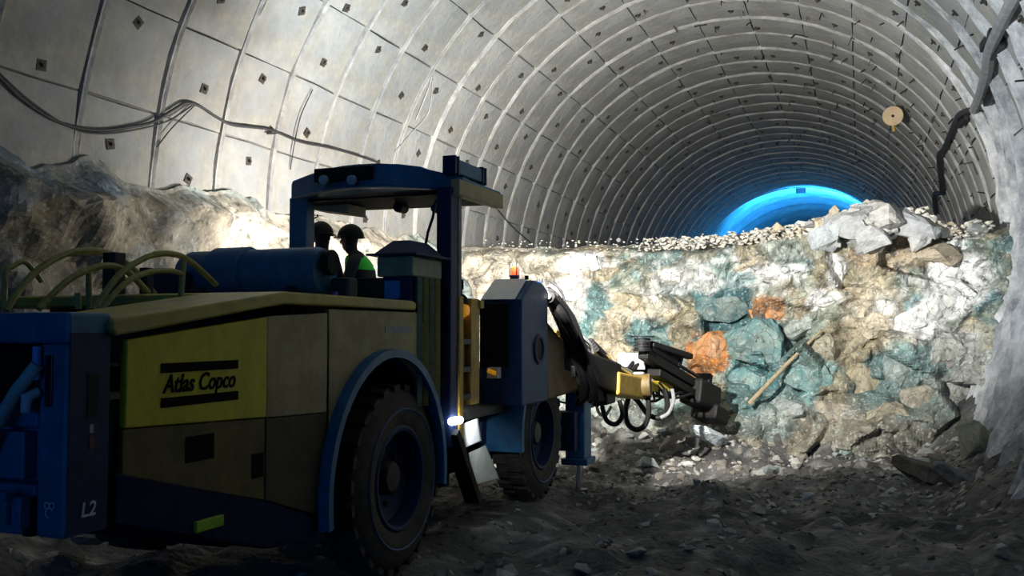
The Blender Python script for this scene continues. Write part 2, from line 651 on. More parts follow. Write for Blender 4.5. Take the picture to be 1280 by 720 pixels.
stubs = MB()
for k in range(190):
    a = rnd.uniform(70, 178)
    y = rnd.uniform(9, 36)
    p = vp(a, y, RV + 0.01)
    q = vp(a + rnd.uniform(-1, 1), y + rnd.uniform(-0.12, 0.12), RV - rnd.uniform(0.06, 0.16))
    stubs.tube([p, q], 0.014, 4)
    if k % 6 == 0:
        b = vp(a + 3.0, y + 0.03, RV - 0.02)
        stubs.tube([vp(a, y, RV - 0.012), b], 0.016, 4)
o = stubs.build('bolt_stub', 'dark', ceiling)
o['kind'] = 'stuff'

# lower right wall, sprayed concrete with thick ribs running to the ground
nz, ny = 40, 150
zz = np.linspace(3.35, -0.3, nz)[:, None]
yy = np.linspace(-14, 40, ny)[None, :]
ZZ, YY = np.broadcast_to(zz, (nz, ny)), np.broadcast_to(yy, (nz, ny))
lowx = np.where(ZZ > CZ, np.sqrt(np.maximum(RV ** 2 - (ZZ - CZ) ** 2, 0)), RV - 0.85 * np.clip((CZ - ZZ) / CZ, 0, 2) ** 1.2)


def right_x(z):
    return CX + RV - 0.85 * max((CZ - z) / CZ, 0) ** 1.2


XX = CX + lowx - 0.02 + 0.03 * fbm(ZZ * 1.1, YY * 1.7, ZZ * 0 + 4.0)
cc = np.zeros((nz, ny, 3))
t = (fbm(ZZ * 0.8, YY * 2.3, ZZ * 0 + 9, 5) * 0.5 + 0.5)[..., None]
cc[:] = np.array((0.40, 0.42, 0.44)) * (1 - t) + np.array((0.60, 0.60, 0.60)) * t
wall_right = grid_obj('wall_right', np.stack([XX, YY, ZZ], -1), cc, 'sprayed')
for i in range(10):
    y = YR0 + STEP * (i + 3)
    r = random.Random(90 + i)
    mb = MB()
    big = 1.0 if y > 9.0 else 0.7
    nn = 34
    for k in range(nn + 1):
        if k < 14:
            a_ = math.radians(128 + 52 * k / 14)
            x, z = CX - RV * math.cos(a_), CZ + RV * math.sin(a_)
        else:
            z = CZ - 3.45 * (k - 14) / (nn - 14)
            x = right_x(z)
        tp = big * smoothstep(0, 12, np.float64(k)) + 0.12
        for dy, dr in ((-0.24, 0.03), (-0.15, -0.07), (-0.06, -0.13), (-0.01, -0.06), (0.05, -0.15), (0.13, -0.06), (0.25, 0.03)):
            rr_ = max(float(tp), 0.1)
            nx_, nz_ = (1.0, 0.0) if k >= 14 else (-math.cos(a_), math.sin(a_))
            q_ = dr * rr_ + (r.uniform(-0.03, 0.03) * rr_ if dr < 0 else 0)
            mb.v.append((x + nx_ * q_, y + dy * (0.5 + 0.5 * rr_) + r.uniform(-0.02, 0.02) * rr_, z + nz_ * q_))
    for k in range(nn):
        for q in range(6):
            mb.f.append((k * 7 + q, k * 7 + q + 1, (k + 1) * 7 + q + 1, (k + 1) * 7 + q))
    mb.mi = [0] * len(mb.f)
    mb.build('rib', 'rough_rib', wall_right)

# the far section, a wider bore lit blue
RF = RV + 0.22
far = MB()
fy = [39.56] + [40.0 + 1.0 * i for i in range(0, 40)]
for n_, y in enumerate(fy):
    bend = 0.0
    for a in angs:
        p = vp(a, y, (RF if n_ else RV) + (0.10, -0.06, 0.03, -0.09, 0.08, -0.02)[n_ % 6])
        far.v.append((p.x + bend, p.y, p.z))
for i in range(len(fy) - 1):
    for k in range(na - 1):
        far.f.append((i * na + k, i * na + k + 1, (i + 1) * na + k + 1, (i + 1) * na + k))
far.mi = [0] * len(far.f)
e0 = len(far.v)
far.v += [tuple(vp(a, 79.0, RF + 0.1)) for a in angs]
far.f.append(tuple(range(e0, e0 + na)))
far.mi.append(0)
wf = far.build('wall_far', 'shotcrete')
wf['kind'] = 'structure'

# ---------------------------------------------------------------- rock face of the bench
TEAL, DTEAL = (0.11, 0.255, 0.265), (0.055, 0.14, 0.155)
BEIGE, TAN = (0.52, 0.45, 0.33), (0.30, 0.26, 0.17)
ORANGE, WHITE, GREY = (0.50, 0.20, 0.05), (0.80, 0.80, 0.79), (0.36, 0.37, 0.35)
SAND = (0.66, 0.58, 0.46)
BY = 14.5
XS = np.arange(-7.3, 2.35, 0.036)
NV = 110
crest_px = [(500, 308), (700, 306), (800, 304), (860, 303), (900, 299), (950, 294), (1000, 287), (1040, 275), (1062, 264),
            (1120, 262), (1160, 272), (1180, 290), (1235, 283), (1300, 283)]
cpts = [P(px, py, Y=BY + 0.6) for px, py in crest_px]
CRX = [p.x for p in cpts]
CRZ = [p.z for p in cpts]
CRX[0] = -8.0


def crest_z(x):
    return np.interp(x, CRX, CRZ)


U = np.broadcast_to(XS[None, :], (NV, XS.size))
T = np.broadcast_to(np.linspace(0, 1, NV)[:, None], U.shape)
top = np.minimum(crest_z(U), 3.55) + 0.06 * fbm(U * 2.2, U * 0 + 1, U * 0 + 5)
V = -0.15 + (top + 0.15) * T
h1, c1, e1 = facets(U, V, 110, (-7.5, 2.5), (-0.3, 4), 3, 0.32, 0.10)
h2, c2, e2 = facets(U, V, 900, (-7.5, 2.5), (-0.3, 4), 4, 0.38, 0.035)
rough = fbm(U * 1.3, V * 1.3, U * 0, 5)
Yf = BY + 0.42 * (V / 3.3) - 0.95 * np.clip(1 - V / 1.25, 0, 1) ** 1.6 + 0.75 * h1 + 0.7 * h2 + 0.12 * rough
Yf += -0.05 * smoothstep(0.05, 0, e1) * 0 + 0.09 * smoothstep(0.05, 0.0, e1) + 0.03 * smoothstep(0.03, 0, e2)
Yf = blur(Yf, 1) + 0.035 * fbm(U * 5, V * 5, U * 0 + 8, 3) + 0.05 * np.abs(fbm(U * 2.3, V * 2.3, U * 0 + 18, 3))
Yf += 0.45 * smoothstep(0.93, 1.0, T) ** 2
# the right flank leans into the tunnel wall
Yf -= 0.25 * smoothstep(1.0, 1.9, U)


def face_y(x, z):
    j = int(np.clip((x - XS[0]) / 0.036, 0, XS.size - 1))
    i = int(np.argmin(np.abs(V[:, j] - z)))
    return float(Yf[i, j])


col = np.zeros(U.shape + (3,))
rr = np.random.RandomState(21)
pal = np.array([TEAL, DTEAL, BEIGE, TAN, (0.24, 0.31, 0.29), TEAL, TAN, (0.36, 0.32, 0.22)])
cellcol = pal[rr.randint(0, len(pal), 110)]
cellcol2 = pal[rr.randint(0, len(pal), 900)] * rr.uniform(0.7, 1.35, (900, 1))
n1 = (fbm(U * 0.9, V * 0.9, U * 0 + 31, 5) * 0.55 + 0.5)[..., None]
n2 = (fbm(U * 3.3, V * 3.3, U * 0 + 41, 4) * 0.7 + 0.4)[..., None]
col[:] = 0.5 * cellcol[c1] + 0.5 * cellcol2[c2]
col = col * (1 - 0.45 * np.clip(n1, 0, 1)) + np.array(BEIGE) * 0.45 * np.clip(n1, 0, 1)
speck = smoothstep(0.35, 0.75, fbm(U * 5.5, V * 5.5, U * 0 + 55, 4))[..., None]
col = col * (1 - 0.55 * speck) + np.array(WHITE) * 0.55 * speck
# coloured patches of the rock: photograph pixel, half-size, tilt, colour, strength
patches = [
    (640, 350, 110, 50, 0, SAND, .85), (700, 372, 70, 24, 10, WHITE, .8), (728, 330, 26, 18, 0, WHITE, .8), (735, 395, 16, 48, 35, TEAL, .9),  # pale patches at left paint the overexposed pool of lamp light
    (760, 430, 40, 40, 0, BEIGE, .7), (815, 418, 36, 16, 10, TEAL, .9), (855, 405, 18, 30, 0, TAN, .9),
    (885, 445, 28, 34, 20, ORANGE, 1), (965, 393, 30, 26, 10, ORANGE, .85), (902, 385, 40, 26, 0, DTEAL, 1), (945, 430, 46, 42, 0, TEAL, 1),
    (900, 425, 30, 10, 0, TEAL, .8), (860, 350, 50, 22, 0, WHITE, .5), (950, 345, 60, 20, -12, WHITE, .7), (915, 352, 30, 14, 0, TEAL, .6),
    (1060, 345, 60, 28, 0, TAN, .9), (1120, 318, 60, 26, 0, (0.36, 0.28, 0.18), .9), (1035, 372, 30, 14, 10, WHITE, .95), (1050, 342, 12, 18, 0, WHITE, .9),
    (1190, 350, 46, 40, -30, WHITE, 1), (1150, 395, 46, 18, -35, WHITE, 1), (1090, 395, 50, 40, 0, BEIGE, .75), (1110, 385, 24, 12, 0, WHITE, .6),
    (1060, 440, 60, 40, -30, TAN, .9), (1000, 470, 60, 40, 0, TEAL, .8), (940, 480, 40, 36, 0, TEAL, .9), (1040, 490, 24, 34, 0, TAN, .8),
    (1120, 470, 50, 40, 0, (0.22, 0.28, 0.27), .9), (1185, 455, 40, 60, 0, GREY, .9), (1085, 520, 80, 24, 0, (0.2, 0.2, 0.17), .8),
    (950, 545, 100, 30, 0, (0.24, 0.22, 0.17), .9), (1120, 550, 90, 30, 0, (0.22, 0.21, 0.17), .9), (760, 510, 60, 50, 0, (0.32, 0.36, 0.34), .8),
    (1150, 450, 44, 30, 0, TEAL, .55), (1095, 470, 26, 34, 0, TEAL, .5), (1120, 500, 60, 24, 0, (0.17, 0.26, 0.25), .6), (1000, 430, 40, 30, 0, (0.2, 0.29, 0.27), .7), (960, 520, 50, 26, 0, (0.15, 0.25, 0.25), .6),
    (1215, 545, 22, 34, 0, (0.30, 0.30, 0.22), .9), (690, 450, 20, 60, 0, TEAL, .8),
]
pxg = np.zeros(U.shape)
pyg = np.zeros(U.shape)
vx, vy, vz = U, Yf, V - EYE
ff = vx * FW.x + vy * FW.y + vz * FW.z
pxg = 640 + FOC * (vx * RT.x + vy * RT.y) / ff
pyg = 360 - FOC * (vx * UP.x + vy * UP.y + vz * UP.z) / ff
dn1 = fbm(U * 2.4, V * 2.4, U * 0 + 71, 5)
dn2 = fbm(U * 2.4, V * 2.4, U * 0 + 91, 5)
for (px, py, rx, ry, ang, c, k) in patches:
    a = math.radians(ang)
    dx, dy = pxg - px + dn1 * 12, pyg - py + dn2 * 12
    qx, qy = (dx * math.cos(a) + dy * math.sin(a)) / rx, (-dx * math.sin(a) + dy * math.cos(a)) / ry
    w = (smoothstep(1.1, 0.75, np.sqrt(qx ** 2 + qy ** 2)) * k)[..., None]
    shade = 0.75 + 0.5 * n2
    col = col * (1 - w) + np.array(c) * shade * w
grit = (0.82 + 0.3 * fbm(U * 9, V * 9, U * 0 + 17, 4))[..., None]
col = np.clip(col * grit, 0.01, 0.85)
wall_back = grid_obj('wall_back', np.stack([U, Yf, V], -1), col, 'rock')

# top of the bench, running on under the vault
nx, ny = 90, 60
xs = np.linspace(-7.1, 2.35, nx)[None, :] * np.ones((ny, 1))
ys_ = (BY + 0.45 + np.linspace(0, 1, ny)[:, None] ** 2 * 65) * np.ones((1, nx))
near = np.clip(1 - (ys_ - BY) / 3.5, 0, 1)
zs = 3.05 + (np.minimum(crest_z(xs), 3.55) - 3.1) * near + 0.08 * fbm(xs * 1.5, ys_ * 1.5, xs * 0 + 3, 4)
bc = np.ones((ny, nx, 3)) * np.array((0.45, 0.42, 0.37))
grid_obj('floor_bench', np.stack([xs, ys_, zs], -1), bc, 'mud')

# ---------------------------------------------------------------- rock of the lower left wall
YS = np.arange(-6, 15.2, 0.06)
NL = 80
bnd_px = [(-60, 190), (0, 187), (30, 196), (60, 210), (80, 200), (120, 198), (160, 222), (200, 232), (240, 240), (290, 244), (350, 262), (450, 285), (560, 306)]
bp_ = [P(px, py, X=-6.62) for px, py in bnd_px]
BYS, BZS = [p.y for p in bp_], [p.z + 0.05 for p in bp_]
U2 = np.broadcast_to(YS[None, :], (NL, YS.size))
T2 = np.broadcast_to(np.linspace(0, 1, NL)[:, None], U2.shape)
top2 = np.interp(U2, BYS, BZS) + 0.07 * fbm(U2 * 2.5, U2 * 0 + 8, U2 * 0, 4)
V2 = -0.2 + (top2 + 0.2) * T2
g1, d1, q1 = facets(U2, V2, 90, (-6, 15), (-0.3, 3.8), 13, 0.3, 0.10)
g2, d2, q2 = facets(U2, V2, 900, (-6, 15), (-0.3, 3.8), 14, 0.35, 0.03)
X2 = -6.42 - 0.12 * (1 - V2 / 3.3) + g1 * 0.6 + g2 * 0.55 + 0.12 * fbm(U2, V2, U2 * 0 + 2, 5)
X2 = blur(np.clip(X2, -6.9, -5.9), 2) + 0.03 * fbm(U2 * 4, V2 * 4, U2 * 0 + 9, 3) + 0.05 * np.abs(fbm(U2 * 1.9, V2 * 1.9, U2 * 0 + 19, 3))
edge_in = smoothstep(0.9, 1.0, T2)
X2 = X2 * (1 - edge_in) + edge_in * (-6.80)
pal2 = np.array([TAN, (0.25, 0.27, 0.28), (0.36, 0.32, 0.25), (0.22, 0.20, 0.15), (0.18, 0.23, 0.27), (0.40, 0.37, 0.30)])
cA = pal2[rr.randint(0, 6, 90)]
cB = pal2[rr.randint(0, 6, 900)]
col2 = 0.55 * cA[d1] + 0.45 * cB[d2]
sandy = (smoothstep(7.4, 8.8, U2 + 0.5 * fbm(U2 * 1.6, V2 * 1.6, U2 * 0 + 6)) * 0.7)[..., None]
pat = smoothstep(-0.2, 0.5, fbm(U2 * 0.8, V2 * 1.1, U2 * 0 + 77, 4))[..., None]
tgt = np.array(SAND) * (1 - pat) + np.array((0.36, 0.44, 0.43)) * pat
col2 = col2 * (1 - sandy) + tgt * sandy
col2 = np.clip(col2 * (0.8 + 0.35 * fbm(U2 * 6, V2 * 6, U2 * 0 + 3, 4))[..., None], 0.02, 0.85)
wall_left = grid_obj('wall_left', np.stack([X2, U2, V2], -1), col2, 'siderock')


# ---------------------------------------------------------------- ground
def ground_z(x, y):
    x, y = np.asarray(x, float), np.asarray(y, float)
    z = 0.10 * fbm(x * 0.7, y * 0.7, x * 0 + 12, 3) + 0.075 * fbm(x * 3.1, y * 3.1, x * 0 + 22, 4)
    z = z + 0.42 * smoothstep(12.9, 14.6, y + 0.5 * fbm(x * 1.2, y * 1.2, x * 0 + 2, 3)) ** 1.5
    z = z + 0.5 * smoothstep(0.6, 1.7, x) * smoothstep(6, 11, y) + 0.35 * smoothstep(-5.6, -6.6, x)
    track = np.exp(-((x + 3.25) / 0.45) ** 2) * smoothstep(4, 5, y) * smoothstep(11, 10, y)
    return z * (1 - 0.8 * track) + 0.13 * track


gx = np.arange(-7.2, 2.6, 0.075)
gy = np.concatenate([np.arange(-14, 2, 0.5), np.arange(2, 15.2, 0.075)])
GX, GY = np.meshgrid(gx, gy)
GZ = ground_z(GX, GY)
gn = (fbm(GX * 1.5, GY * 1.5, GX * 0 + 5, 5) * 0.5 + 0.5)[..., None]
gc = np.array((0.040, 0.042, 0.045)) * (1 - gn) + np.array((0.155, 0.152, 0.145)) * gn
gw = smoothstep(0.45, 0.8, fbm(GX * 6, GY * 6, GX * 0 + 15, 3))[..., None]
gc = gc * (1 - 0.5 * gw) + np.array((0.34, 0.34, 0.32)) * 0.5 * gw
floor = grid_obj('floor', np.stack([GX, GY, GZ], -1), np.clip(gc, 0.02, 0.8), 'mud')


# ---------------------------------------------------------------- loose stones
def rock_mesh(seed, n=13, flat=0.75):
    r = random.Random(seed)
    bm = bmesh.new()
    for k in range(n):
        v = Vector((r.gauss(0, 1), r.gauss(0, 1), r.gauss(0, 1))).normalized() * r.uniform(0.42, 0.56)
        v.z *= flat
        v.x *= 1.15
        bm.verts.new(v)
    bmesh.ops.convex_hull(bm, input=bm.verts)
    for v in [v for v in bm.verts if not v.link_faces]:
        bm.verts.remove(v)
    me = bpy.data.meshes.new('boulder')
    bm.to_mesh(me)
    bm.free()
    me.materials.append(M['stone'])
    return me


ROCKS = [rock_mesh(s) for s in range(14)]
def rough_rock(seed):
    me = rock_mesh(seed, 18, 0.75)
    bm = bmesh.new()
    bm.from_mesh(me)
    bmesh.ops.subdivide_edges(bm, edges=bm.edges, cuts=2, use_grid_fill=True)
    bmesh.ops.triangulate(bm, faces=bm.faces)
    q = np.array([v.co for v in bm.verts])
    d = fbm(q[:, 0] * 4 + seed, q[:, 1] * 4, q[:, 2] * 4, 3) * 0.06
    bm.normal_update()
    for v, k in zip(bm.verts, d):
        v.co += v.normal * float(k)
    bm.to_mesh(me)
    bm.free()
    return me


BIGR = [rough_rock(100 + s) for s in range(8)]
BLOCKR = []
for m_ in BIGR:
    b_ = m_.copy()
    b_.materials.clear()
    b_.materials.append(M['block'])
    BLOCKR.append(b_)


def rock(loc, size, color, label=None, group=None, sc=None, rot=None, name='boulder', big=False, parent=None):
    o = bpy.data.objects.new(name, rnd.choice((BLOCKR if name == 'rock_block' else BIGR) if big else ROCKS))
    o.location = loc
    s = sc or (1, rnd.uniform(0.8, 1.1), rnd.uniform(0.75, 1.0))
    o.scale = (size * s[0], size * s[1], size * s[2])
    o.rotation_euler = rot or (rnd.uniform(-0.5, 0.5), rnd.uniform(-0.5, 0.5), rnd.uniform(0, 6.28))
    k = rnd.uniform(0.85, 1.15)
    o.color = (min(color[0] * k, .8), min(color[1] * k, .8), min(color[2] * k, .8), 1)
    COL.objects.link(o)
    if parent is not None:
        o.parent = parent
    else:
        tag(o, label, 'boulder', group)
    return o


# blocks that stand proud of the face, parts of it: pixel, width, height in px, tilt, colour
blocks = [(885, 442, 50, 64, .2, ORANGE), (966, 392, 54, 44, .1, ORANGE), (903, 384, 66, 42, 0, DTEAL), (945, 425, 76, 62, .3, TEAL),
          (1196, 340, 74, 60, -.5, WHITE), (1178, 375, 70, 50, -.6, WHITE), (1142, 398, 50, 30, -.5, WHITE), (1036, 374, 48, 24, .1, WHITE),
          (1050, 342, 20, 34, .1, WHITE), (975, 345, 60, 24, .3, WHITE), (1100, 405, 46, 36, 0, BEIGE), (1065, 430, 60, 40, -.4, TAN),
          (1010, 470, 60, 46, .2, TEAL), (1075, 480, 44, 50, 0, TAN), (1130, 460, 50, 46, .3, (0.2, 0.27, 0.27)), (1180, 440, 50, 44, -.3, GREY),
          (1190, 490, 40, 44, .1, GREY), (725, 330, 46, 32, .2, WHITE), (705, 365, 70, 24, .1, WHITE), (818, 420, 58, 24, .15, TEAL),
          (776, 395, 40, 34, .3, BEIGE), (850, 385, 36, 44, 0, TAN), (845, 340, 40, 26, 0, WHITE), (890, 345, 40, 24, .3, (0.5, 0.52, 0.5)),
          (930, 330, 36, 20, 0, BEIGE), (650, 340, 60, 30, .1, SAND), (1000, 405, 44, 40, .2, (0.3, 0.36, 0.34)), (985, 515, 54, 34, 0, (0.25, 0.3, 0.3)),
          (1040, 520, 48, 34, .2, (0.28, 0.25, 0.2)), (1110, 520, 56, 36, .1, (0.3, 0.27, 0.2)), (760, 460, 40, 40, 0, (0.4, 0.42, 0.38)),
          (1085, 360, 50, 34, .1, (0.36, 0.3, 0.2)), (1130, 330, 60, 36, 0, (0.38, 0.29, 0.19)), (1150, 500, 46, 40, -.2, (0.27, 0.25, 0.2)),
          (1030, 440, 40, 40, -.5, (0.33, 0.3, 0.22)), (930, 480, 50, 44, .2, TEAL), (700, 400, 40, 40, .4, (0.5, 0.5, 0.44))]
for (px, py, w, h, tl, c) in blocks:
    p = P(px, py, Y=BY + 0.1)
    y = face_y(p.x, p.z)
    p = P(px, py, Y=y + 0.13)
    m = 13.6 / FOC
    rock((p.x, p.y, p.z), 1.0, c, sc=(w * m * 1.15, 0.45, h * m * 1.5), rot=(rnd.uniform(-.15, .15), tl, rnd.uniform(-.2, .2)),
         name='rock_block', big=True, parent=wall_back)

# stones heaped along the crest
LG = (0.62, 0.60, 0.56)
gl = 'pale broken stone in the rubble heaped along the crest of the rock bench'
for k in range(150):
    x = rnd.uniform(-2.9, 1.75) if k % 3 else rnd.uniform(-0.8, 1.6)
    z = float(crest_z(x))
    zt = min(z, 3.55)
    s = rnd.choice((0.08, 0.12, 0.17, 0.25)) if x < -1 else rnd.choice((0.12, 0.2, 0.3, 0.4))
    y = BY + rnd.uniform(0.25, 1.0)
    up = rnd.uniform(-0.12, max(0.03, z - zt + 0.05))
    c = rnd.choice((LG, WHITE, (0.5, 0.47, 0.4), BEIGE, (0.45, 0.47, 0.46)))
    rock((x, y, zt + up), s, c, gl, 'loose stones along the bench crest')
for k in range(34):
    x = rnd.uniform(-0.75, 1.05)
    zc_ = float(crest_z(x))
    s = rnd.uniform(0.14, 0.34)
    c = rnd.choice(((0.42, 0.42, 0.41), (0.48, 0.47, 0.44), (0.36, 0.36, 0.36)))
    rock((x, BY + rnd.uniform(0.05, 0.35), zc_ - rnd.uniform(0.0, 0.45)), s, c, gl, 'loose stones along the bench crest')
named = [
    (1062, 281, 0.62, (0.40, 0.41, 0.41), 'large pale grey angular boulder at left end of crest heap'),
    (1100, 272, 0.66, (0.42, 0.41, 0.39), 'tallest pale grey boulder on top of crest heap'),
    (1140, 280, 0.60, (0.38, 0.39, 0.40), 'grey boulder on crest heap next to dark hollow by right wall'),
    (1085, 300, 0.55, (0.36, 0.36, 0.36), 'grey boulder at foot of crest heap, below the tallest one'),
    (1150, 300, 0.40, (0.47, 0.47, 0.46), 'rounded grey boulder low in crest heap, toward right wall'),
    (1030, 300, 0.50, (0.42, 0.45, 0.46), 'bluish white slab leaning out of rubble left of crest heap'),
    (1175, 318, 0.45, (0.42, 0.36, 0.27), 'brown boulder under right end of the crest heap'),
]
for px, py, s, c, lb in named:
    p = P(px, py, Y=BY + 0.22)
    rock(p, s * 1.35, c, lb, big=True, sc=(1, 0.75, 0.8))
# toe of the face and ground
named2 = [
    (1215, 548, 12.2, 0.62, (0.30, 0.30, 0.22), 'greenish grey lump of rock against foot of right wall', (0.75, .7, 1.2)),
    (1150, 590, 11.6, 0.62, (0.10, 0.09, 0.08), 'dark boulder at toe of face near right wall', (1.3, .8, .7)),
    (1105, 612, 11.3, 0.36, (0.10, 0.10, 0.11), 'small dark boulder on ground left of larger dark boulder', (1.2, .8, .6)),
    (1082, 604, 11.5, 0.22, (0.42, 0.47, 0.52), 'pale bluish stone on dark ground before the face', (1.3, .8, .6)),
    (1195, 600, 11.0, 0.45, (0.12, 0.12, 0.13), 'dark rock on ground close to right wall', (1.2, .8, .8)),
    (885, 545, 13.2, 0.55, (0.55, 0.62, 0.66), 'pale blue broken rock under drill boom tip at toe of face', (1.4, .8, .6)),
    (840, 553, 12.9, 0.40, (0.25, 0.23, 0.2), 'dark brown rock on ground under drill boom', (1.2, .8, .6)),
    (110, 672, 5.6, 0.30, (0.34, 0.31, 0.25), 'beige flat stone on ground under rear block of rig', (1.6, .9, .5)),
]
for px, py, y, s, c, lb, sc in named2:
    p = P(px, py, Y=y)
    rock((p.x, p.y, max(p.z, 0.02)), s, c, lb, big=True, sc=sc)
gl2 = 'grey brown stone lying loose on the tunnel floor near foot of the face'
for k in range(110):
    x, y = rnd.uniform(-5.5, 1.2), rnd.uniform(11.6, 13.9)
    s = rnd.choice((0.09, 0.12, 0.15, 0.2, 0.26))
    c = rnd.choice(((0.3, 0.28, 0.24), (0.4, 0.4, 0.38), (0.2, 0.19, 0.17), (0.5, 0.5, 0.47), (0.3, 0.34, 0.34)))
    rock((x, y, float(ground_z(x, y)) + s * 0.15), s, c, gl2, 'stones at the foot of the face')
gl3 = 'dark stone lying on the shaded ground to the right of the rig'
for k in range(80):
    x, y = rnd.uniform(-2.7, 1.0), rnd.uniform(5.2, 11.5)
    s = rnd.choice((0.06, 0.08, 0.11, 0.15))
    c = rnd.choice(((0.3, 0.3, 0.3), (0.2, 0.2, 0.2), (0.4, 0.42, 0.42)))
    rock((x, y, float(ground_z(x, y)) + s * 0.15), s, c, gl3, 'stones on the shaded ground')

gravel = MB()
rv = [[tuple(v.co) for v in m.vertices] for m in ROCKS]
rf = [[tuple(p.vertices) for p in m.polygons] for m in ROCKS]
for k in range(5200):
    x = rnd.uniform(-6.3, 1.5)
    y = rnd.uniform(3.6, 14.2) if k % 2 else rnd.uniform(9.5, 14.2)
    s = rnd.uniform(0.02, 0.075) if k % 6 else rnd.uniform(0.06, 0.12)
    i = rnd.randrange(14)
    a = rnd.uniform(0, 6.28)
    c, sn = math.cos(a), math.sin(a)
    z = float(0)
    gravel.add([(x + (v[0] * c - v[1] * sn) * s, y + (v[0] * sn + v[1] * c) * s, v[2] * s) for v in rv[i]], rf[i], rnd.randrange(3))
gv = np.array(gravel.v)
gv[:, 2] += ground_z(gv[:, 0], gv[:, 1])
gravel.v = [tuple(v) for v in gv]
gm = [mat('gravel_a', (0.19, 0.175, 0.15), 0.85, bump=0.3), mat('gravel_b', (0.30, 0.30, 0.28), 0.85, bump=0.3), mat('gravel_c', (0.09, 0.085, 0.075), 0.85, bump=0.3)]
o = gravel.build('gravel', gm)
tag(o, 'small broken stones and grit scattered over the whole tunnel floor', 'gravel', kind='stuff')
cr = MB()
for k in range(1800):
    x = rnd.uniform(-3.4, 1.8) if k % 7 else rnd.uniform(-6.6, 1.8)
    s = rnd.uniform(0.03, 0.09) * (1 if x > -3 else 0.55)
    i = rnd.randrange(14)
    y = BY + rnd.uniform(0.15, 0.9)
    z = min(float(crest_z(x)), 3.55) + rnd.uniform(-0.15, 0.06)
    cr.add([(x + v[0] * s, y + v[1] * s, z + v[2] * s) for v in rv[i]], rf[i], rnd.randrange(2))
o = cr.build('rubble', [mat('rubble_a', (0.62, 0.58, 0.5), 0.85, bump=0.3), mat('rubble_b', (0.5, 0.48, 0.43), 0.85, bump=0.3)])
tag(o, 'fine pale rubble along the top edge of the rock bench', 'rubble', kind='stuff')

# a dusty pole leaning on the face
a, b = P(936, 505, Y=13.55), P(1026, 414, Y=14.35)
a.y = face_y(a.x, a.z) - 0.22
a = P(936, 505, Y=a.y)
b = P(1026, 414, Y=face_y(b.x, b.z) - 0.12)
o = MB().tube([a, a.lerp(b, 0.5) + Vector((0, -0.02, 0.02)), b], [0.035, 0.03, 0.02], 8).build('pole', 'wood', smooth=True)
tag(o, 'thin dusty pole leaning diagonally on the rock face', 'pole')

# ---------------------------------------------------------------- the drilling rig
RIG = empty('drilling_rig', (-4.15, 6.8, 0.0), 'blue and yellow tunnel drilling rig with canopy, standing before the rock face', 'drilling rig')
XR, XL = -3.0, -5.3
FC, FR = (5.74, 0.775), (8.75, 0.775)
FD = 5.52      # axle centres (y, z)


def px(x, y, X):
    return tuple(P(x, y, X=X))


# rear frame block with openings
b = MB()
b.box(XL, XR, 2.85, 3.08, 1.745, 1.875)
b.box(-3.155, XR, 2.85, 3.08, 0.96, 1.745)
b.box(XL, XL + 0.155, 2.85, 3.08, 0.96, 1.745)
b.box(XL + .15, -3.155, 2.85, 3.08, 1.40, 1.47)
b.box(XL + .15, -3.155, 2.90, 3.08, 1.17, 1.40)
b.box(XL + .15, -3.155, 2.85, 3.08, 0.96, 1.17)
b.box(XL + .15, -3.155, 3.04, 3.08, 1.47, 1.745, 1)
blk = b.build('rear_block', ['blue', 'black'], RIG, bevel=0.015)
MB().box(-5.1, -3.21, 2.835, 2.9, 1.19, 1.385).build('step_plate', 'blue', blk, bevel=0.01)
MB().tube([(-3.145, 2.83, 1.735), (-3.145, 2.83, 1.60)], 0.017, 10).build('light_tube', mat('bright_blue_tube', (0.12, 0.35, 0.9), .4), blk, smooth=True)
MB().tube([(-3.13, 2.82, 1.66), (-3.2, 2.79, 1.56), (-3.32, 2.78, 1.39), (-3.42, 2.80, 1.2), (-3.6, 2.82, 1.1)], 0.027, 10).build('hose', mat('pale_blue_hose', (0.25, 0.45, 0.5), .5), RIG, smooth=True)
MB().tube([(-3.14, 2.84, 1.55), (-3.16, 2.80, 1.53), (-3.165, 2.80, 1.47)], [0.02, 0.026, 0.02], 10).build('lamp', 'lens', blk, smooth=True)
MB().box(-3.115, -3.075, 2.842, 2.852, 1.49, 1.70).build('tail_lamp', mat('dark_red_lens', (0.08, 0.005, 0.02), .3), blk, bevel=0.004)
hk = MB()
hk.box(-3.30, -3.16, 2.78, 2.85, 1.0, 1.13)
hk.tube([(-3.235, 2.77, 1.13), (-3.235, 2.77, 1.02)], 0.028, 10)
hk.tube([(-3.27, 2.765, 1.135), (-3.20, 2.765, 1.135)], 0.022, 10)
hk.build('tow_hook', 'blue', RIG, bevel=0.006)
MB().box(-3.20, -3.155, 2.83, 2.86, 0.965, 1.12).build('tow_recess', 'black', blk)
# rope-and-ring symbol on the rear block, "L2" on its flank
sy = MB()
c0 = Vector((-3.075, 2.845, 1.075))
for dx in (-0.013, 0.013):
    sy.tube([c0 + Vector((dx + 0.013 * math.cos(a), 0, 0.018 + 0.013 * math.sin(a))) for a in np.linspace(0, 6.28, 13)], 0.003, 5)
sy.tube([c0 + Vector((0.02 * math.cos(a), 0, -0.012 + 0.02 * math.sin(a))) for a in np.linspace(0.5, 4.6, 10)], 0.003, 5)
sy.build('symbol', 'mark', blk)


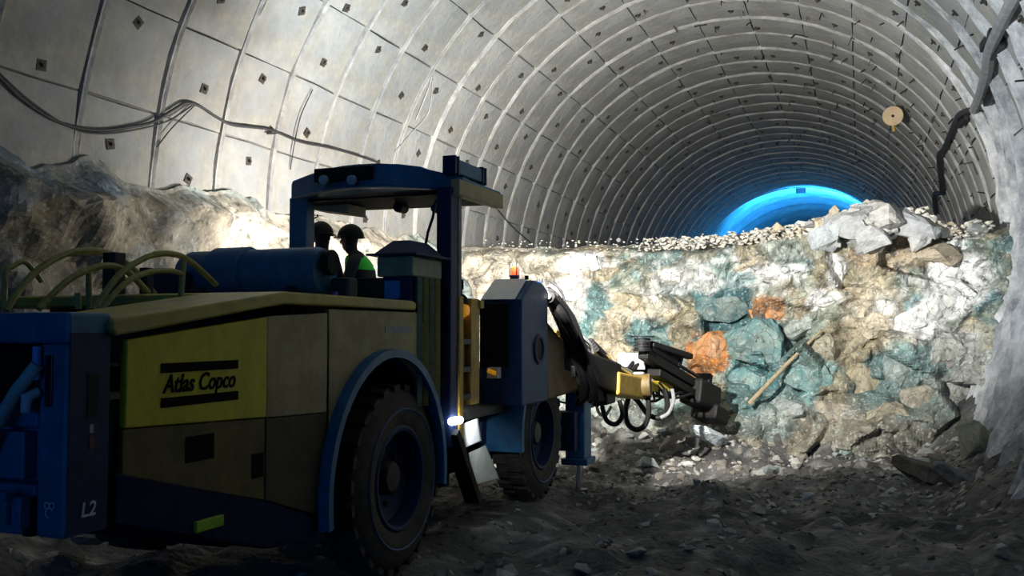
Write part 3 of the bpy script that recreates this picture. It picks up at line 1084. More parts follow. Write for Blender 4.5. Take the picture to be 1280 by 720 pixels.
def text(body, loc, size, mt, parent, sx=1.0, shear=0.0, offset=0.0, name='lettering'):
    cu = bpy.data.curves.new('lettering', 'FONT')
    cu.body = body
    cu.size = size
    cu.shear = shear
    cu.offset = offset
    cu.extrude = 0.002
    cu.align_x = 'LEFT'
    tmp = bpy.data.objects.new('lettering_tmp', cu)
    COL.objects.link(tmp)
    bpy.context.view_layer.update()
    me = bpy.data.meshes.new_from_object(tmp.evaluated_get(bpy.context.evaluated_depsgraph_get()))
    bpy.data.objects.remove(tmp)
    me.materials.clear()
    me.materials.append(M[mt])
    me.name = name
    o = bpy.data.objects.new(name, me)
    COL.objects.link(o)
    off = Vector((0, 0, 0))
    p = parent
    while p is not None:
        off += p.location
        p = p.parent
    o.parent = parent
    o.location = Vector(loc) - off
    o.rotation_euler = (math.pi / 2, 0, math.pi / 2)
    o.scale = (sx, 1, 1)
    return o


text('L2', (XR + 0.006, 2.925, 1.035), 0.085, 'mark', blk, 0.95, 0.15, 0.001)
MB().box(XR - .01, XR + 0.003, 2.862, 3.072, 0.97, 1.79).build('flank_shade', 'navy', blk)  # thin dark plate paints the shaded flank of the block
MB().box(XR, XR + 0.006, 2.965, 2.99, 1.31, 1.36).build('red_label', mat('dull_red_label', (0.15, 0.02, 0.03), .6), blk)
MB().box(XR, XR + 0.006, 2.965, 2.985, 1.375, 1.41).build('grey_label', 'grey', blk)
sdw = MB().box(XR - .02, XR + 0.006, 2.95, 3.01, 1.44, 1.62)
sdw.build('hatch', 'black', blk)

# chassis under the bodywork
ch = MB()
ch.prism([(3.12, 0.95), (4.25, 0.60), (7.2, 0.48), (7.2, 0.80), (4.9, 0.95), (3.12, 1.17)], -4.95, -3.3)
ch.prism([(3.12, 0.97), (4.2, 0.63), (4.78, 0.55), (4.78, 0.70), (4.2, 0.90), (3.12, 1.19)], -3.3, XR + 0.0)
ch.box(-4.8, -3.5, 7.0, 9.6, 0.5, 1.1)
ch.build('chassis', mat('dark_navy_steel', (0.005, 0.010, 0.05), .7, var=.3, spec=.15), RIG, bevel=0.01)
ax = MB().tube([(-4.95, FC[0], FC[1]), (-3.25, FC[0], FC[1])], 0.13, 12)
ax.tube([(-4.95, FR[0], FR[1]), (-3.25, FR[0], FR[1])], 0.13, 12)
ax.build('axle', 'dark', RIG, smooth=True)
MB().box(XR - .03, XR + .02, 3.62, 3.82, 0.83, 0.885).build('side_marker', mat('lime_reflector', (0.25, 0.5, 0.01), .4), RIG, bevel=0.005)
MB().box(XL + .02, XR - .04, 3.12, 4.85, 1.0, 1.5).build('engine_block', 'dark', RIG)
MB().box(XL + .02, XR - .3, 4.85, 6.3, 0.95, 1.95).build('engine_housing', 'dark', RIG)


def side(name, poly, mt, parent=RIG, x0=XR - 0.03, x1=XR, bv=0.006):
    return MB().prism(poly, x0, x1).build(name, mt, parent, bevel=bv)


p1 = side('side_panel', [(3.16, 1.375), (4.175, 1.335), (4.175, 1.872), (3.16, 1.758)], 'yellow', x1=XR + .008)
tag(p1, 'yellow side panel carrying black bars and lettering')
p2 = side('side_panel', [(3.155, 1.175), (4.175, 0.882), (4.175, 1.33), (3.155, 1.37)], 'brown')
tag(p2, 'dark brown lower side panel with square recess')
p3 = side('side_panel', [(4.185, 1.33), (4.785, 1.31), (4.785, 1.905), (4.185, 1.876)], 'tan')
p4 = side('side_panel', [(4.185, 0.88), (4.785, 0.66), (4.785, 1.305), (4.185, 1.325)], 'shaded_brown')
arch = [(FD + 0.80 * math.cos(a), FC[1] + 0.86 * math.sin(a)) for a in np.linspace(math.radians(178), math.radians(38), 14)]
p5 = side('side_panel', [(4.80, 1.91), (4.80, 0.76)] + arch + [(6.34, 1.40), (6.26, 1.72), (5.98, 1.93), (4.80, 1.93)], 'tan')
tag(p5, 'dusty tan side panel arched over the rear wheel')
MB().box(XR - .01, XR + .003, 3.55, 3.76, 1.17, 1.295).build('recess_shade', 'ink_shade', p2, bevel=0.004)  # flat black squares paint the shade inside the handle recesses
MB().box(XR - .01, XR + .003, 4.06, 4.165, 1.02, 1.15).build('recess_shade', 'ink_shade', p2, bevel=0.004)
for y0, y1, zt in ((5.5, 5.9, 1.83),):
    MB().box(XR, XR + .003, y0, y1, zt - .05, zt).build('faded_label', mat('grey_label', (0.25, 0.27, 0.27), .6), p5)
# the maker's sign: two bars and the script between
la, lb = P(202, 459, X=XR + .01), P(298, 457, X=XR + .01)
for (q0, q1) in (((202, 453.5), (298, 462)), ((202, 494.5), (298, 503))):
    a = P(q0[0], q0[1], X=XR + .012)
    c = P(q1[0], q0[1] - 3, X=XR + .012)
    e = P(q0[0], q1[1] + 3, X=XR + .012)
    f = P(q1[0], q1[1], X=XR + .012)
    zt, zb = (a.z + c.z) / 2, (e.z + f.z) / 2
    MB().box(XR + .008, XR + .012, a.y, c.y, zb, zt).build('black_bar', 'ink_shade', p1)
text('Atlas Copco', (XR + .010, la.y + 0.012, P(250, 487, X=XR).z), 0.118, 'ink_shade', p1, 0.865, 0.28, 0.0022)

# hood lid
lid = MB()
lid.prism([(3.05, 1.80), (3.08, 1.775), (4.30, 1.945), (5.9, 1.945), (5.92, 1.99), (5.86, 2.01), (4.30, 2.015), (3.08, 1.852), (3.05, 1.84)], -3.5, XR + .03)
lid.prism([(4.25, 1.945), (5.9, 1.945), (5.92, 1.99), (5.86, 2.01), (4.30, 2.015), (4.25, 2.005)], XL, -3.5)
tag(lid.build('hood_lid', mat('hood_yellow', (0.42, 0.36, 0.05), .5, var=.2, scale=6, bump=.05, dirt=(0.10, 0.14, 0.2), dirt_amt=.6), RIG, bevel=0.012), 'dusty yellow hood lid')
dk = MB()
dk.box(XL, -3.5, 3.08, 3.2, 1.80, 1.86)
dk.box(XL, XL + .12, 3.2, 4.3, 1.80, 1.86)
dk.box(-4.5, -4.42, 3.2, 4.3, 1.78, 1.84)
dk.build('rear_deck', 'blue', RIG, bevel=0.01)
MB().box(XL + .1, -3.5, 3.2, 4.26, 1.55, 1.62).build('engine_well', 'black', RIG)

# hoops of olive tube over the rear deck


def hoop(X, pts, r=0.022, name='hoop_rail'):
    q = [P(a, c, X=X) for a, c in pts]
    out = []
    for i in range(len(q) - 1):
        for t in (0, 0.34, 0.67):
            p0, p1_, p2_, p3_ = q[max(i - 1, 0)], q[i], q[i + 1], q[min(i + 2, len(q) - 1)]
            out.append(0.5 * ((2 * p1_) + (p2_ - p0) * t + (2 * p0 - 5 * p1_ + 4 * p2_ - p3_) * t * t + (3 * p1_ - p0 - 3 * p2_ + p3_) * t ** 3))
    out.append(q[-1])
    return MB().tube(out, r, 8).build(name, 'olive', RIG, smooth=True)


hoop(-4.5, [(8, 388), (17, 372), (42, 342), (72, 322), (97, 314), (125, 314), (150, 322), (172, 341), (196, 372)], .021)
hoop(-4.7, [(5, 386), (6, 360), (7, 340), (16, 333), (30, 327), (42, 338), (52, 352)], .016)
hoop(-4.0, [(48, 386), (83, 352), (111, 337), (136, 332), (160, 340), (185, 366)], .019)
hoop(-4.0, [(111, 388), (111, 360), (111, 338)], .016)
hoop(-3.9, [(117, 388), (144, 349), (167, 330), (194, 318), (219, 318), (240, 328), (270, 356)], .019)
hoop(-3.6, [(126, 388), (155, 355), (183, 341), (211, 338), (228, 343)], .016)
hoop(-3.6, [(226, 372), (228, 345), (230, 325)], .016)
hoop(-3.8, [(98, 386), (97, 366)], .016)
a = P(142, 332, X=-4.3)
MB().box(a.x - .05, a.x + .05, a.y - .04, a.y + .05, 1.82, a.z + .08).build('rail_bracket', 'dark', RIG, bevel=.006)
a = P(183, 355, X=-4.1)
MB().box(a.x - .03, a.x + .03, a.y - .03, a.y + .03, 1.6, a.z + .1).build('rail_post', 'dark', RIG, bevel=.006)
a = P(215, 348, X=-4.5)
MB().box(a.x - .12, a.x + .12, a.y - .06, a.y + .06, 1.8, a.z + .05).build('filler_box', 'navy', RIG, bevel=.01)

# transverse tank on the hood
tk = MB().lathex([(-4.6, 0.0), (-4.6, 0.09), (-4.57, 0.135), (-4.50, 0.165), (-3.46, 0.165), (-3.41, 0.15), (-3.40, 0.0)], (0, 5.4, 2.205), 28)
tank = tk.build('tank', 'blue', RIG, smooth=True)
MB().lathex([(-4.29, 0.168), (-4.28, 0.185), (-4.02, 0.185), (-4.01, 0.168)], (0, 5.4, 2.205), 28).build('tank_band', 'blue', tank, smooth=True)
for x in (-4.3, -3.6):
    MB().box(x - .04, x + .04, 5.27, 5.53, 1.99, 2.1).build('tank_foot', 'dark', tank)
MB().tube([(-3.40, 5.4, 2.26), (-3.35, 5.4, 2.26), (-3.34, 5.4, 2.26)], [0.085, 0.09, 0.08], 18).build('outlet', 'black', tank, smooth=True)
MB().box(-3.38, -3.24, 5.42, 5.56, 2.0, 2.16).build('cap', 'dark', RIG, bevel=.02)
MB().tube([(-3.3, 5.35, 2.02), (-3.3, 5.35, 2.06)], 0.022, 8).build('cap', mat('violet_cap', (0.12, 0.10, 0.4), .4), RIG, smooth=True)

# vent housing: lantern-like cap on a pale body, slatted box below
y0, y1, x0, x1 = 5.9, 6.40, -3.29, -3.0
v = MB().box(x0, x1, y0, y1, 2.19, 2.335)
vent = v.build('vent_housing', 'pale', RIG, bevel=.012)
cp = MB()
e, t = 0.02, 0.11
cp.hexa([(x0 - e, y0 - e, 2.355), (x1 + e, y0 - e, 2.355), (x1 + e, y1 + e, 2.355), (x0 - e, y1 + e, 2.355),
         (x0 + .07, y0 + t, 2.46), (x1 - .07, y0 + t, 2.46), (x1 - .07, y1 - t, 2.46), (x0 + .07, y1 - t, 2.46)])
cp.box(x0 - .06, x1 + .06, y0 - .06, y1 + .06, 2.34, 2.356)
cp.build('vent_cap', 'navy', vent, bevel=.006)
for xx in (x0 + .02, x1 - .02):
    for yy in (y0 + .02, y1 - .02):
        MB().tube([(xx, yy, 2.3), (xx, yy, 2.36)], .012, 6).build('cap_post', 'dark', vent)
MB().box(x0 + .03, x1 - .03, y0 + .03, y1 - .03, 1.95, 2.19).build('filter_box', 'navy', vent, bevel=.008)
MB().box(x0 + .06, x0 + .18, y0 + .01, y0 + .035, 2.03, 2.16).build('blue_label', mat('blue_label', (0.05, 0.25, 0.7), .5), vent)
for k in range(4):
    yy = 5.98 + 0.1 * k
    MB().bar((-3.0, yy + .03, 1.25), (-3.0, yy + .03, 2.19), .04, .05).build('guard_slat', 'pale' if k % 2 == 0 else 'olive', RIG)
MB().box(-3.6, -3.04, 6.0, 6.45, 0.9, 2.19).build('control_cabinet', 'dark', RIG, bevel=.01)

# canopy
def roof_outline(d=0.0):
    pts = [(-2.92 + d, 6.62)]
    pts += [(-3.05 - 0.0 + (-4.40 + 3.05) * t, 6.55 - d - 0.20 * math.sin(math.pi * t)) for t in np.linspace(0, 1, 9)]
    pts += [(-4.50 - d, 6.60), (-4.56 - d, 6.68), (-4.62 - d, 7.32), (-2.92 + d, 7.44)]
    return pts


def roof_ring():
    b = MB()
    o = roof_outline(0.0)
    b.prismz(o, 2.945, 3.0)
    return b


def slab_sloped(poly, zb, zt):
    """roof slab whose rear rises towards the middle"""
    n = len(poly)
    b = MB()
    vs = [(x, y, zb(x, y)) for x, y in poly] + [(x, y, zt(x, y)) for x, y in poly]
    fs = [tuple(range(n))[::-1], tuple(range(n, 2 * n))] + [(i, (i + 1) % n, n + (i + 1) % n, n + i) for i in range(n)]
    return b.add(vs, fs)


hump = lambda x, y: 0.035 * math.sin(math.pi * min(max((x + 4.5) / 1.55, 0), 1))
roof = slab_sloped(roof_outline(), lambda x, y: 2.90 + hump(x, y) + 0.075 * max(y - 6.55, 0), lambda x, y: 3.02 + hump(x, y) * 1.6 + (0.05 if x < -3.2 else -0.01)).build('canopy_roof', 'blue', RIG, bevel=.018)
vis = MB()
o_ = [(-3.0 + (-4.50 + 3.0) * t, 6.545 - 0.205 * math.sin(math.pi * t)) for t in np.linspace(0.1, 0.93, 11)]
for (xa, ya), (xb, yb) in zip(o_[:-1], o_[1:]):
    za, zb = 2.90 + hump(xa, ya), 2.90 + hump(xb, yb)
    vis.hexa([(xa, ya - .02, za - .012), (xb, yb - .02, zb - .012), (xb, yb + .03, zb - .012), (xa, ya + .03, za - .012),
              (xa, ya - .02, za), (xb, yb - .02, zb), (xb, yb + .03, zb), (xa, ya + .03, za)])
vis.build('roof_lip', 'grey', roof)
MB().prismz([(-3.02, 6.62), (-4.4, 6.6), (-4.46, 6.75), (-4.5, 7.25), (-3.02, 7.36)], 2.885, 2.9).build('roof_underside_shade', 'ink_shade', roof)  # black sheet paints the shade under the canopy roof
lb_ = MB().box(P(392, 225, Y=6.31).x, P(463, 225, Y=6.31).x, 6.31, 6.40, 2.99, 3.10)
bar_ = lb_.build('lamp_box', 'black', roof, bevel=.01)
for x in (-4.145, -3.885):
    pz = P(405 if x < -4 else 440, 225, Y=6.3)
    MB().tube([(pz.x, 6.305, pz.z), (pz.x, 6.275, pz.z)], [0.042, 0.036], 16).build('round_lamp', mat('pale_lamp_lens', (0.3, 0.5, 0.65), .25, bump=0), roof, smooth=True)
for x in (-3.72, -3.45, -3.6):
    MB().box(x - .015, x + .015, 6.5, 6.54, 3.08, 3.115).build('roof_bolt', 'dark', roof)
fl = MB().hexa([(-2.98, 6.50, 2.85), (-2.90, 6.50, 2.85), (-2.90, 7.44, 2.86), (-2.98, 7.44, 2.86),
                (-2.98, 6.50, 2.98), (-2.90, 6.50, 2.98), (-2.90, 7.44, 2.985), (-2.98, 7.44, 2.985)])
fl.build('roof_side_rail', 'tan', roof, bevel=.012)
sl = MB().box(-3.03, -2.94, 6.50, 7.12, 3.035, 3.15)
so = sl.build('spot_lamp', 'blue', roof, bevel=.012)
for yy in (6.50, 6.56, 7.06, 7.12):
    MB().box(-3.04, -2.93, yy - .012, yy + .012, 3.02, 3.165).build('lamp_rim', 'navy', so)
MB().box(-3.02, -2.95, 7.13, 7.15, 3.045, 3.14).build('lamp_lens', 'lit', so)
MB().box(-3.01, -2.96, 6.7, 6.8, 2.97, 3.04).build('lamp_bracket', 'dark', so)
a = P(412, 255, Y=7.0)
MB().hexa([(-4.5, 6.85, 2.86), (-4.1, 6.85, 2.80), (-4.1, 7.15, 2.80), (-4.5, 7.15, 2.86), (-4.5, 6.85, 2.91), (-4.1, 6.85, 2.91), (-4.1, 7.15, 2.91), (-4.5, 7.15, 2.91)]).build('roof_flap', 'tan', roof)
lc = P(502, 260, Y=7.0)
MB().tube([(lc.x, 6.93, lc.z), (lc.x, 7.05, lc.z)], .045, 14).build('hanging_lamp', 'black', roof, smooth=True)
MB().box(lc.x - .015, lc.x + .015, 6.97, 7.01, lc.z, 2.92).build('lamp_bracket', 'dark', roof)
lc = P(547, 261, Y=6.9)
MB().tube([(lc.x, 6.85, lc.z), (lc.x, 6.95, lc.z)], .04, 12).build('hanging_lamp', 'navy', roof, smooth=True)
MB().tube([P(545, 250, X=-3.15), P(541, 272, X=-3.17), P(535, 290, X=-3.25), P(532, 306, X=-3.3)], .012, 6).build('cable', 'cable', roof, smooth=True)
hkp = [P(388, 262, Y=6.75), P(388, 270, Y=6.75), P(392, 273, Y=6.75), P(397, 271, Y=6.75), P(397, 268, Y=6.75)]
MB().tube(hkp, .007, 6).build('wire_hook', 'dark', roof)
# posts
MB().box(-4.50, -4.335, 6.56, 6.70, 1.1, 2.92).build('canopy_post', 'blue', RIG, bevel=.012)
MB().box(-3.08, -2.955, 6.46, 6.60, 0.9, 2.92).build('canopy_post', 'navy', RIG, bevel=.012)
gp = MB().box(-2.99, -2.95, 6.60, 6.66, 1.0, 2.90)
gp.build('canopy_post', 'hosegrey', RIG, bevel=.006)
# yellow rails of the ladder
MB().box(-3.0, -2.94, 6.60, 6.68, 0.95, 2.07).build('ladder_rail', 'gold', RIG, bevel=.008)
r2 = MB().box(-3.02, -2.95, 6.85, 7.03, 1.2, 2.06)
r2.box(-2.97, -2.93, 7.0, 7.08, 1.98, 2.05)
r2.build('ladder_rail', 'gold', RIG, bevel=.008)
for k in range(3):
    MB().box(-3.0, -2.95, 6.68, 6.86, 1.25 + .22 * k, 1.29 + .22 * k).build('ladder_rung', 'dark', RIG)
bc_ = Vector(P(577, 388, X=-3.0))
am = MB().lathex([(-0.06, 0.0), (-0.055, 0.04), (-0.02, 0.058), (0.02, 0.058), (0.055, 0.04), (0.06, 0)], bc_, 16)
am.build('amber_lamp', 'amber', RIG, smooth=True)
MB().tube([bc_ + Vector((0, .0, .05)), bc_ + Vector((0, 0, .10)), bc_ + Vector((0, 0, .13))], [.06, .05, .02], 10).build('joystick_base', 'black', RIG, smooth=True)
MB().tube([bc_ + Vector((0, 0, .12)), bc_ + Vector((0, 0, .165)), bc_ + Vector((0, 0, .17)), bc_ + Vector((0, 0, .25))], [.008, .008, .018, .016], 8).build('joystick', 'black', RIG, smooth=True)
MB().box(bc_.x - .12, bc_.x + .0, bc_.y - .08, bc_.y + .1, 1.2, bc_.z - .07).build('console', mat('console_ochre', (0.25, 0.15, 0.02), .6), RIG, bevel=.01)
wl = MB().tube([(-4.19, 9.13, 2.5), (-4.2, 9.2, 2.5)], [.05, .07], 14).build('work_lamp', 'black', RIG, smooth=True)
MB().tube([(-4.19, 9.12, 1.4), (-4.19, 9.12, 2.5)], .025, 8).build('lamp_mast', 'black', wl)
# operator platform, steps
MB().box(-5.25, -3.1, 6.75, 8.75, 1.05, 1.12).build('operator_platform', 'dark', RIG)
MB().bar((-2.97, 6.50, 1.02), (-2.97, 6.95, 0.42), .07, .13, up=(1, 0, 0)).build('step_beam', 'black', RIG, bevel=.006)
st = MB().hexa([px(575, 531, -2.95), px(596, 523, -2.95), px(600, 551, -2.95), px(582, 559, -2.95),
                px(577, 531, -3.2), px(598, 523, -3.2), px(602, 551, -3.2), px(584, 559, -3.2)])
st.build('step', 'white', RIG)
st = MB().hexa([px(586, 566, -2.95), px(606, 557, -2.95), px(622, 598, -2.95), px(592, 606, -2.95),
                px(588, 566, -3.2), px(608, 557, -3.2), px(624, 598, -3.2), px(594, 606, -3.2)])
st.build('step', mat('worn_step', (0.45, 0.47, 0.42), .6), RIG)
MB().tube([px(564, 527, -2.93), px(575, 525, -2.93)], .03, 12).build('step_lamp', 'lit', RIG, smooth=True)
a = P(669 - 38, 468, Y=7.9)
MB().box(-3.22, -3.12, 7.85, 7.95, 1.36, 1.46).build('small_lamp', 'white', RIG)
MB().tube([P(610, 463, Y=7.85), P(620, 467, Y=7.85)], .02, 8).build('small_lamp', 'amber', RIG)

# front tower; its slanted top is coloured white to look lit
tw = MB().prism([(7.98, 1.1), (8.75, 1.1), (8.75, 2.2), (8.55, 2.28), (8.30, 2.28), (7.98, 2.09)], -3.35, -2.93)
tower = tw.build('front_cabinet', 'midblue', RIG, bevel=.02)
MB().hexa([(-3.32, 7.965, 2.09), (-2.99, 7.965, 2.09), (-2.99, 8.28, 2.285), (-3.32, 8.28, 2.285),
           (-3.32, 7.98, 2.10), (-2.99, 7.98, 2.10), (-2.99, 8.28, 2.295), (-3.32, 8.28, 2.295)]).build('slanted_plate', 'white', tower)
MB().box(-3.34, -3.06, 7.95, 7.985, 1.45, 2.05).build('cabinet_door', 'black', tower, bevel=.01)
MB().lathex([(0, .0), (0.0, .10), (.02, .11), (.02, .14), (0, .15)], (-2.93, 8.45, 1.62), 20).build('port_ring', 'navy', tower)
MB().lathex([(0.005, .0), (0.006, .1)], (-2.93, 8.45, 1.62), 20).build('port', 'black', tower)
for yy, zz_ in ((8.2, 2.28), (8.62, 2.27)):
    MB().tube([(-2.96, yy, zz_), (-2.96, yy, zz_ + .04)], .02, 8).build('bolt', 'dark', tower)
MB().tube([(-3.38, 7.95, 1.5), (-3.42, 7.9, 1.7), (-3.40, 7.95, 1.85), (-3.36, 8.0, 2.0)], .025, 6).build('hose', 'hosegrey', RIG, smooth=True)
bcn = P(643, 352, Y=8.35)
MB().tube([(bcn.x, bcn.y, 2.27), (bcn.x, bcn.y, bcn.z + .06)], .045, 12).build('beacon_base', 'navy', tower, smooth=True)
bz = bcn.z + .06
MB().tube([(bcn.x, bcn.y, bz), (bcn.x, bcn.y, bz + .075), (bcn.x, bcn.y, bz + .095)], [.038, .036, .015], 14).build('beacon', 'red', tower, smooth=True)
for k in range(4):
    a = k * math.pi / 2 + .78
    MB().bar((bcn.x + .05 * math.cos(a), bcn.y + .05 * math.sin(a), bz - .02), (bcn.x + .05 * math.cos(a), bcn.y + .05 * math.sin(a), bz + .12), .007, .007).build('beacon_guard', 'dark', tower)
# front body
fb = MB().prism([(7.9, .75), (9.7, .6), (9.9, 1.0), (9.6, 1.45), (8.0, 1.45)], -4.9, -3.3)
fb.build('front_body', 'navy', RIG, bevel=.02)
MB().box(-3.3, -2.95, 8.0, 8.75, 1.42, 1.5).build('cabinet_shelf', 'black', RIG)


# wheels
def wheel(cy, cz, X0, side_=1, R=0.64, w=0.36):
    prof = [(-w, R * .55), (-w * .98, R * .80), (-w * .86, R * .95), (-w * .78, R * .985), (-w * .22, R * .985), (-w * .14, R * .95), (-.02, R * .86),
            (0.0, R * .74), (-.015, R * .62), (-.03, R * .565), (-w, R * .55)]
    c = (X0, cy, cz)
    prof = [(side_ * p, r) for p, r in prof]
    t = MB().lathex(prof, c, 48)
    n = 26
    for k in range(n):
        a0 = 2 * math.pi * k / n
        a1 = a0 + math.pi / n * 1.05
        for (xa, xb, sh) in ((-w * .88, -w * .52, 0), (-w * .50, -w * .10, math.pi / n)):
            vs = []
            for r_ in (R * .955, R * 1.015):
                for (x, a) in ((xa, a0 + sh), (xb, a0 + sh), (xb, a1 + sh), (xa, a1 + sh)):
                    vs.append((c[0] + side_ * x, cy + r_ * math.cos(a), cz + r_ * math.sin(a)))
            t.hexa(vs)
    wh = t.build('wheel', 'tyre', RIG, smooth=True)
    rim = MB().lathex([(side_ * p, r) for p, r in ((-.03, R * .58), (-.015, R * .545), (-.02, R * .51), (-.14, R * .48), (-.17, R * .38), (-.20, R * .28), (-.20, 0.0))], c, 40)
    rim.build('rim', 'navy', wh, smooth=True)
    hub = MB().lathex([(side_ * p, r) for p, r in ((-.20, R * .20), (-.10, R * .18), (-.08, R * .15), (-.075, 0))], c, 24)
    for k in range(10):
        a = 2 * math.pi * k / 10
        y, z = cy + R * .32 * math.cos(a), cz + R * .32 * math.sin(a)
        hub.tube([(X0 - side_ * .19, y, z), (X0 - side_ * .155, y, z)], .018, 6)
    hub.build('hub', 'dark', wh, smooth=True)
    MB().lathex([(side_ * p, r) for p, r in ((0.002, R * .76), (0.008, R * .75), (0.002, R * .735))], c, 48).build('sidewall_ring', mat('blue_sidewall', (0.05, 0.11, 0.25), .6), wh)  # thin blue ring on the outer face of the tyre


wheel(FC[0], FC[1], -2.975)
wheel(FR[0], FR[1], -2.96)
wheel(FC[0], FC[1], -5.33, -1)
wheel(FR[0], FR[1], -5.33, -1)


def fender(cy, cz, R, a0, a1, x0, x1, th=.03, n=30, sy=1.0):
    b = MB()
    for k in range(n + 1):
        a = math.radians(a0 + (a1 - a0) * k / n)
        for (x, r) in ((x0, R), (x1, R), (x1, R - .055), (x1 - .02, R - .055), (x1 - .02, R - th), (x0, R - th)):
            b.v.append((x, cy + sy * r * math.cos(a), cz + r * math.sin(a)))
    for k in range(n):
        for q in range(6):
            b.f.append((k * 6 + q, k * 6 + (q + 1) % 6, (k + 1) * 6 + (q + 1) % 6, (k + 1) * 6 + q))
    b.f += [tuple(range(6)), tuple(n * 6 + q for q in range(6))[::-1]]
    b.mi = [0] * len(b.f)
    return b


fender(FD, FC[1], 0.90, 190, -8, -3.12, -2.925, sy=0.915).build('rear_fender', 'blue', RIG, smooth=True)
ff_ = fender(FR[0], FR[1] + .02, 0.72, 190, 88, -3.36, -2.945)
ff_.build('front_fender', 'blue', RIG, smooth=True)
MB().lathex([(-3.32 + 0, 0.0), (-3.32, .85)], (0, FD, FC[1]), 24, a0=0, a1=180).build('wheel_well', 'black', RIG)

# front jack
jk = MB().box(-3.06, -2.84, 9.72, 10.0, 0.36, 1.28)
jk.box(-3.1, -2.80, 9.68, 10.04, 0.33, 0.40)
jack = jk.build('front_jack', 'blue', RIG, bevel=.012)
MB().tube([(-2.95, 9.86, 0.02), (-2.95, 9.86, 0.4)], .032, 12).build('jack_rod', 'chrome', jack, smooth=True)
MB().tube([(-2.95, 9.86, -0.02), (-2.95, 9.86, 0.05)], .1, 14).build('jack_foot', 'dark', jack)
MB().box(-4.9, -2.9, 9.55, 9.75, 0.50, 0.92).build('front_beam', 'navy', RIG, bevel=.015)

# boom
bs = MB().hexa([(-3.5, 8.8, 1.1), (-2.95, 8.8, 1.1), (-2.85, 9.7, 1.15), (-3.5, 9.7, 1.15),
                (-3.4, 8.8, 1.95), (-3.0, 8.8, 1.95), (-2.92, 9.6, 1.55), (-3.4, 9.6, 1.6)])
bs.build('boom_bracket', mat('dusty_ochre_steel', (0.16, 0.11, 0.05), .6, var=.4), RIG, bevel=.03)
bm_ = MB().bar((-3.08, 9.3, 1.5), (-2.86, 10.9, 1.22), .30, .36)
boom = bm_.build('boom', 'black', RIG, bevel=.03)
MB().bar((-2.86, 10.75, 1.17), (-2.74, 11.75, 1.05), .32, .28).build('boom_sleeve', 'gold', RIG, bevel=.03)
MB().tube([(-2.88, 11.6, 1.08), (-2.52, 11.64, 1.10)], .15, 16).build('boom_knuckle', mat('dirty_ochre', (0.13, 0.09, 0.03), .6, var=.4), RIG, smooth=True)
MB().tube([(-3.1, 9.5, 1.75), (-2.85, 10.7, 1.45)], .06, 10).build('lift_cylinder', 'gold', RIG, smooth=True)
MB().tube([(-2.85, 10.7, 1.45), (-2.75, 11.5, 1.26)], .035, 10).build('lift_rod', 'chrome', RIG, smooth=True)
MB().box(-3.2, -2.86, 9.45, 9.75, 1.3, 1.42).build('valve_block', 'dark', RIG, bevel=.01)
MB().tube([(-2.86, 9.6, 1.36), (-2.80, 9.6, 1.36)], .05, 10).build('valve', 'chrome', RIG)
# feed with its drill
F0, F1 = Vector(P(802, 432, Y=11.7)), Vector(P(874, 492, Y=13.55))
F0 = Vector((-2.62, 11.65, 1.50))
F1 = Vector((-2.12, 13.45, 0.93))
MB().bar(F0, F1, .15, .13).build('feed_beam', 'black', RIG, bevel=.015)
dv = (F1 - F0).normalized()
MB().bar(F0 + dv * .3 + Vector((0, 0, -.16)), F1 - dv * .25 + Vector((0, 0, -.16)), .20, .10).build('feed_cradle', 'black', RIG, bevel=.015)
MB().bar(F0 + dv * .1 + Vector((0, 0, .13)), F0 + dv * .9 + Vector((0, 0, .14)), .18, .14).build('rock_drill', 'black', RIG, bevel=.03)
MB().tube([F0 + dv * .9 + Vector((0, 0, .14)), F1 + dv * .38 + Vector((0, 0, .14))], .024, 8).build('drill_rod', 'dark', RIG, smooth=True)
MB().bar(F1 - dv * .12 + Vector((0, 0, -.06)), F1 - dv * .0 + Vector((0, 0, .24)), .22, .10).build('rod_guide', 'black', RIG, bevel=.01)
MB().bar(F0 + dv * .9 + Vector((0, 0, .07)), F0 + dv * 1.0 + Vector((0, 0, .25)), .2, .08).build('rod_guide', 'black', RIG, bevel=.01)
fh = MB().bar(F1 - dv * .55 + Vector((.02, 0, -.12)), F1 + dv * .12 + Vector((.03, 0, -.10)), .34, .36)
fh.bar(F1 - dv * .2 + Vector((.06, 0, -.32)), F1 + dv * .2 + Vector((.08, 0, -.34)), .42, .22)
fh.build('feed_head', 'black', RIG, bevel=.04)  # enlarged with added boxes to widen its shadow on the face
rl = P(803, 430, Y=11.65)
rel = MB()
for (z, r) in ((-.09, .12), (.085, .155)):
    rel.tube([(rl.x, rl.y, rl.z + z), (rl.x, rl.y, rl.z + z + .018)], r, 20)
reel = rel.build('hose_reel', 'black', RIG)
for k in range(4):
    MB().tube([(rl.x, rl.y, rl.z - .07 + .038 * k), (rl.x, rl.y, rl.z - .04 + .038 * k)], [.11, .105], 18).build('hose_turn', 'black', reel, smooth=True)
MB().bar((rl.x, rl.y, rl.z - .12), tuple(F0 + dv * .15), .06, .06).build('reel_stem', 'dark', reel)
MB().bar((rl.x + .08, rl.y + .1, rl.z - .0), (rl.x + .45, rl.y + .9, rl.z - .18), .12, .08).build('hose_guide', 'black', RIG, bevel=.02)
a, c = P(772, 441, Y=11.9), P(806, 462, Y=11.9)
MB().box(a.x, c.x, 11.9, 11.93, c.z, a.z).build('white_plate', 'white', RIG, bevel=.004)
a, c = P(780, 465, Y=11.8), P(804, 478, Y=11.8)
MB().box(a.x, c.x, 11.8, 11.9, c.z, a.z).build('white_plate', 'white', RIG, bevel=.02)
yb = MB()
a, c = P(788, 474, Y=11.75), P(838, 487, Y=12.2)
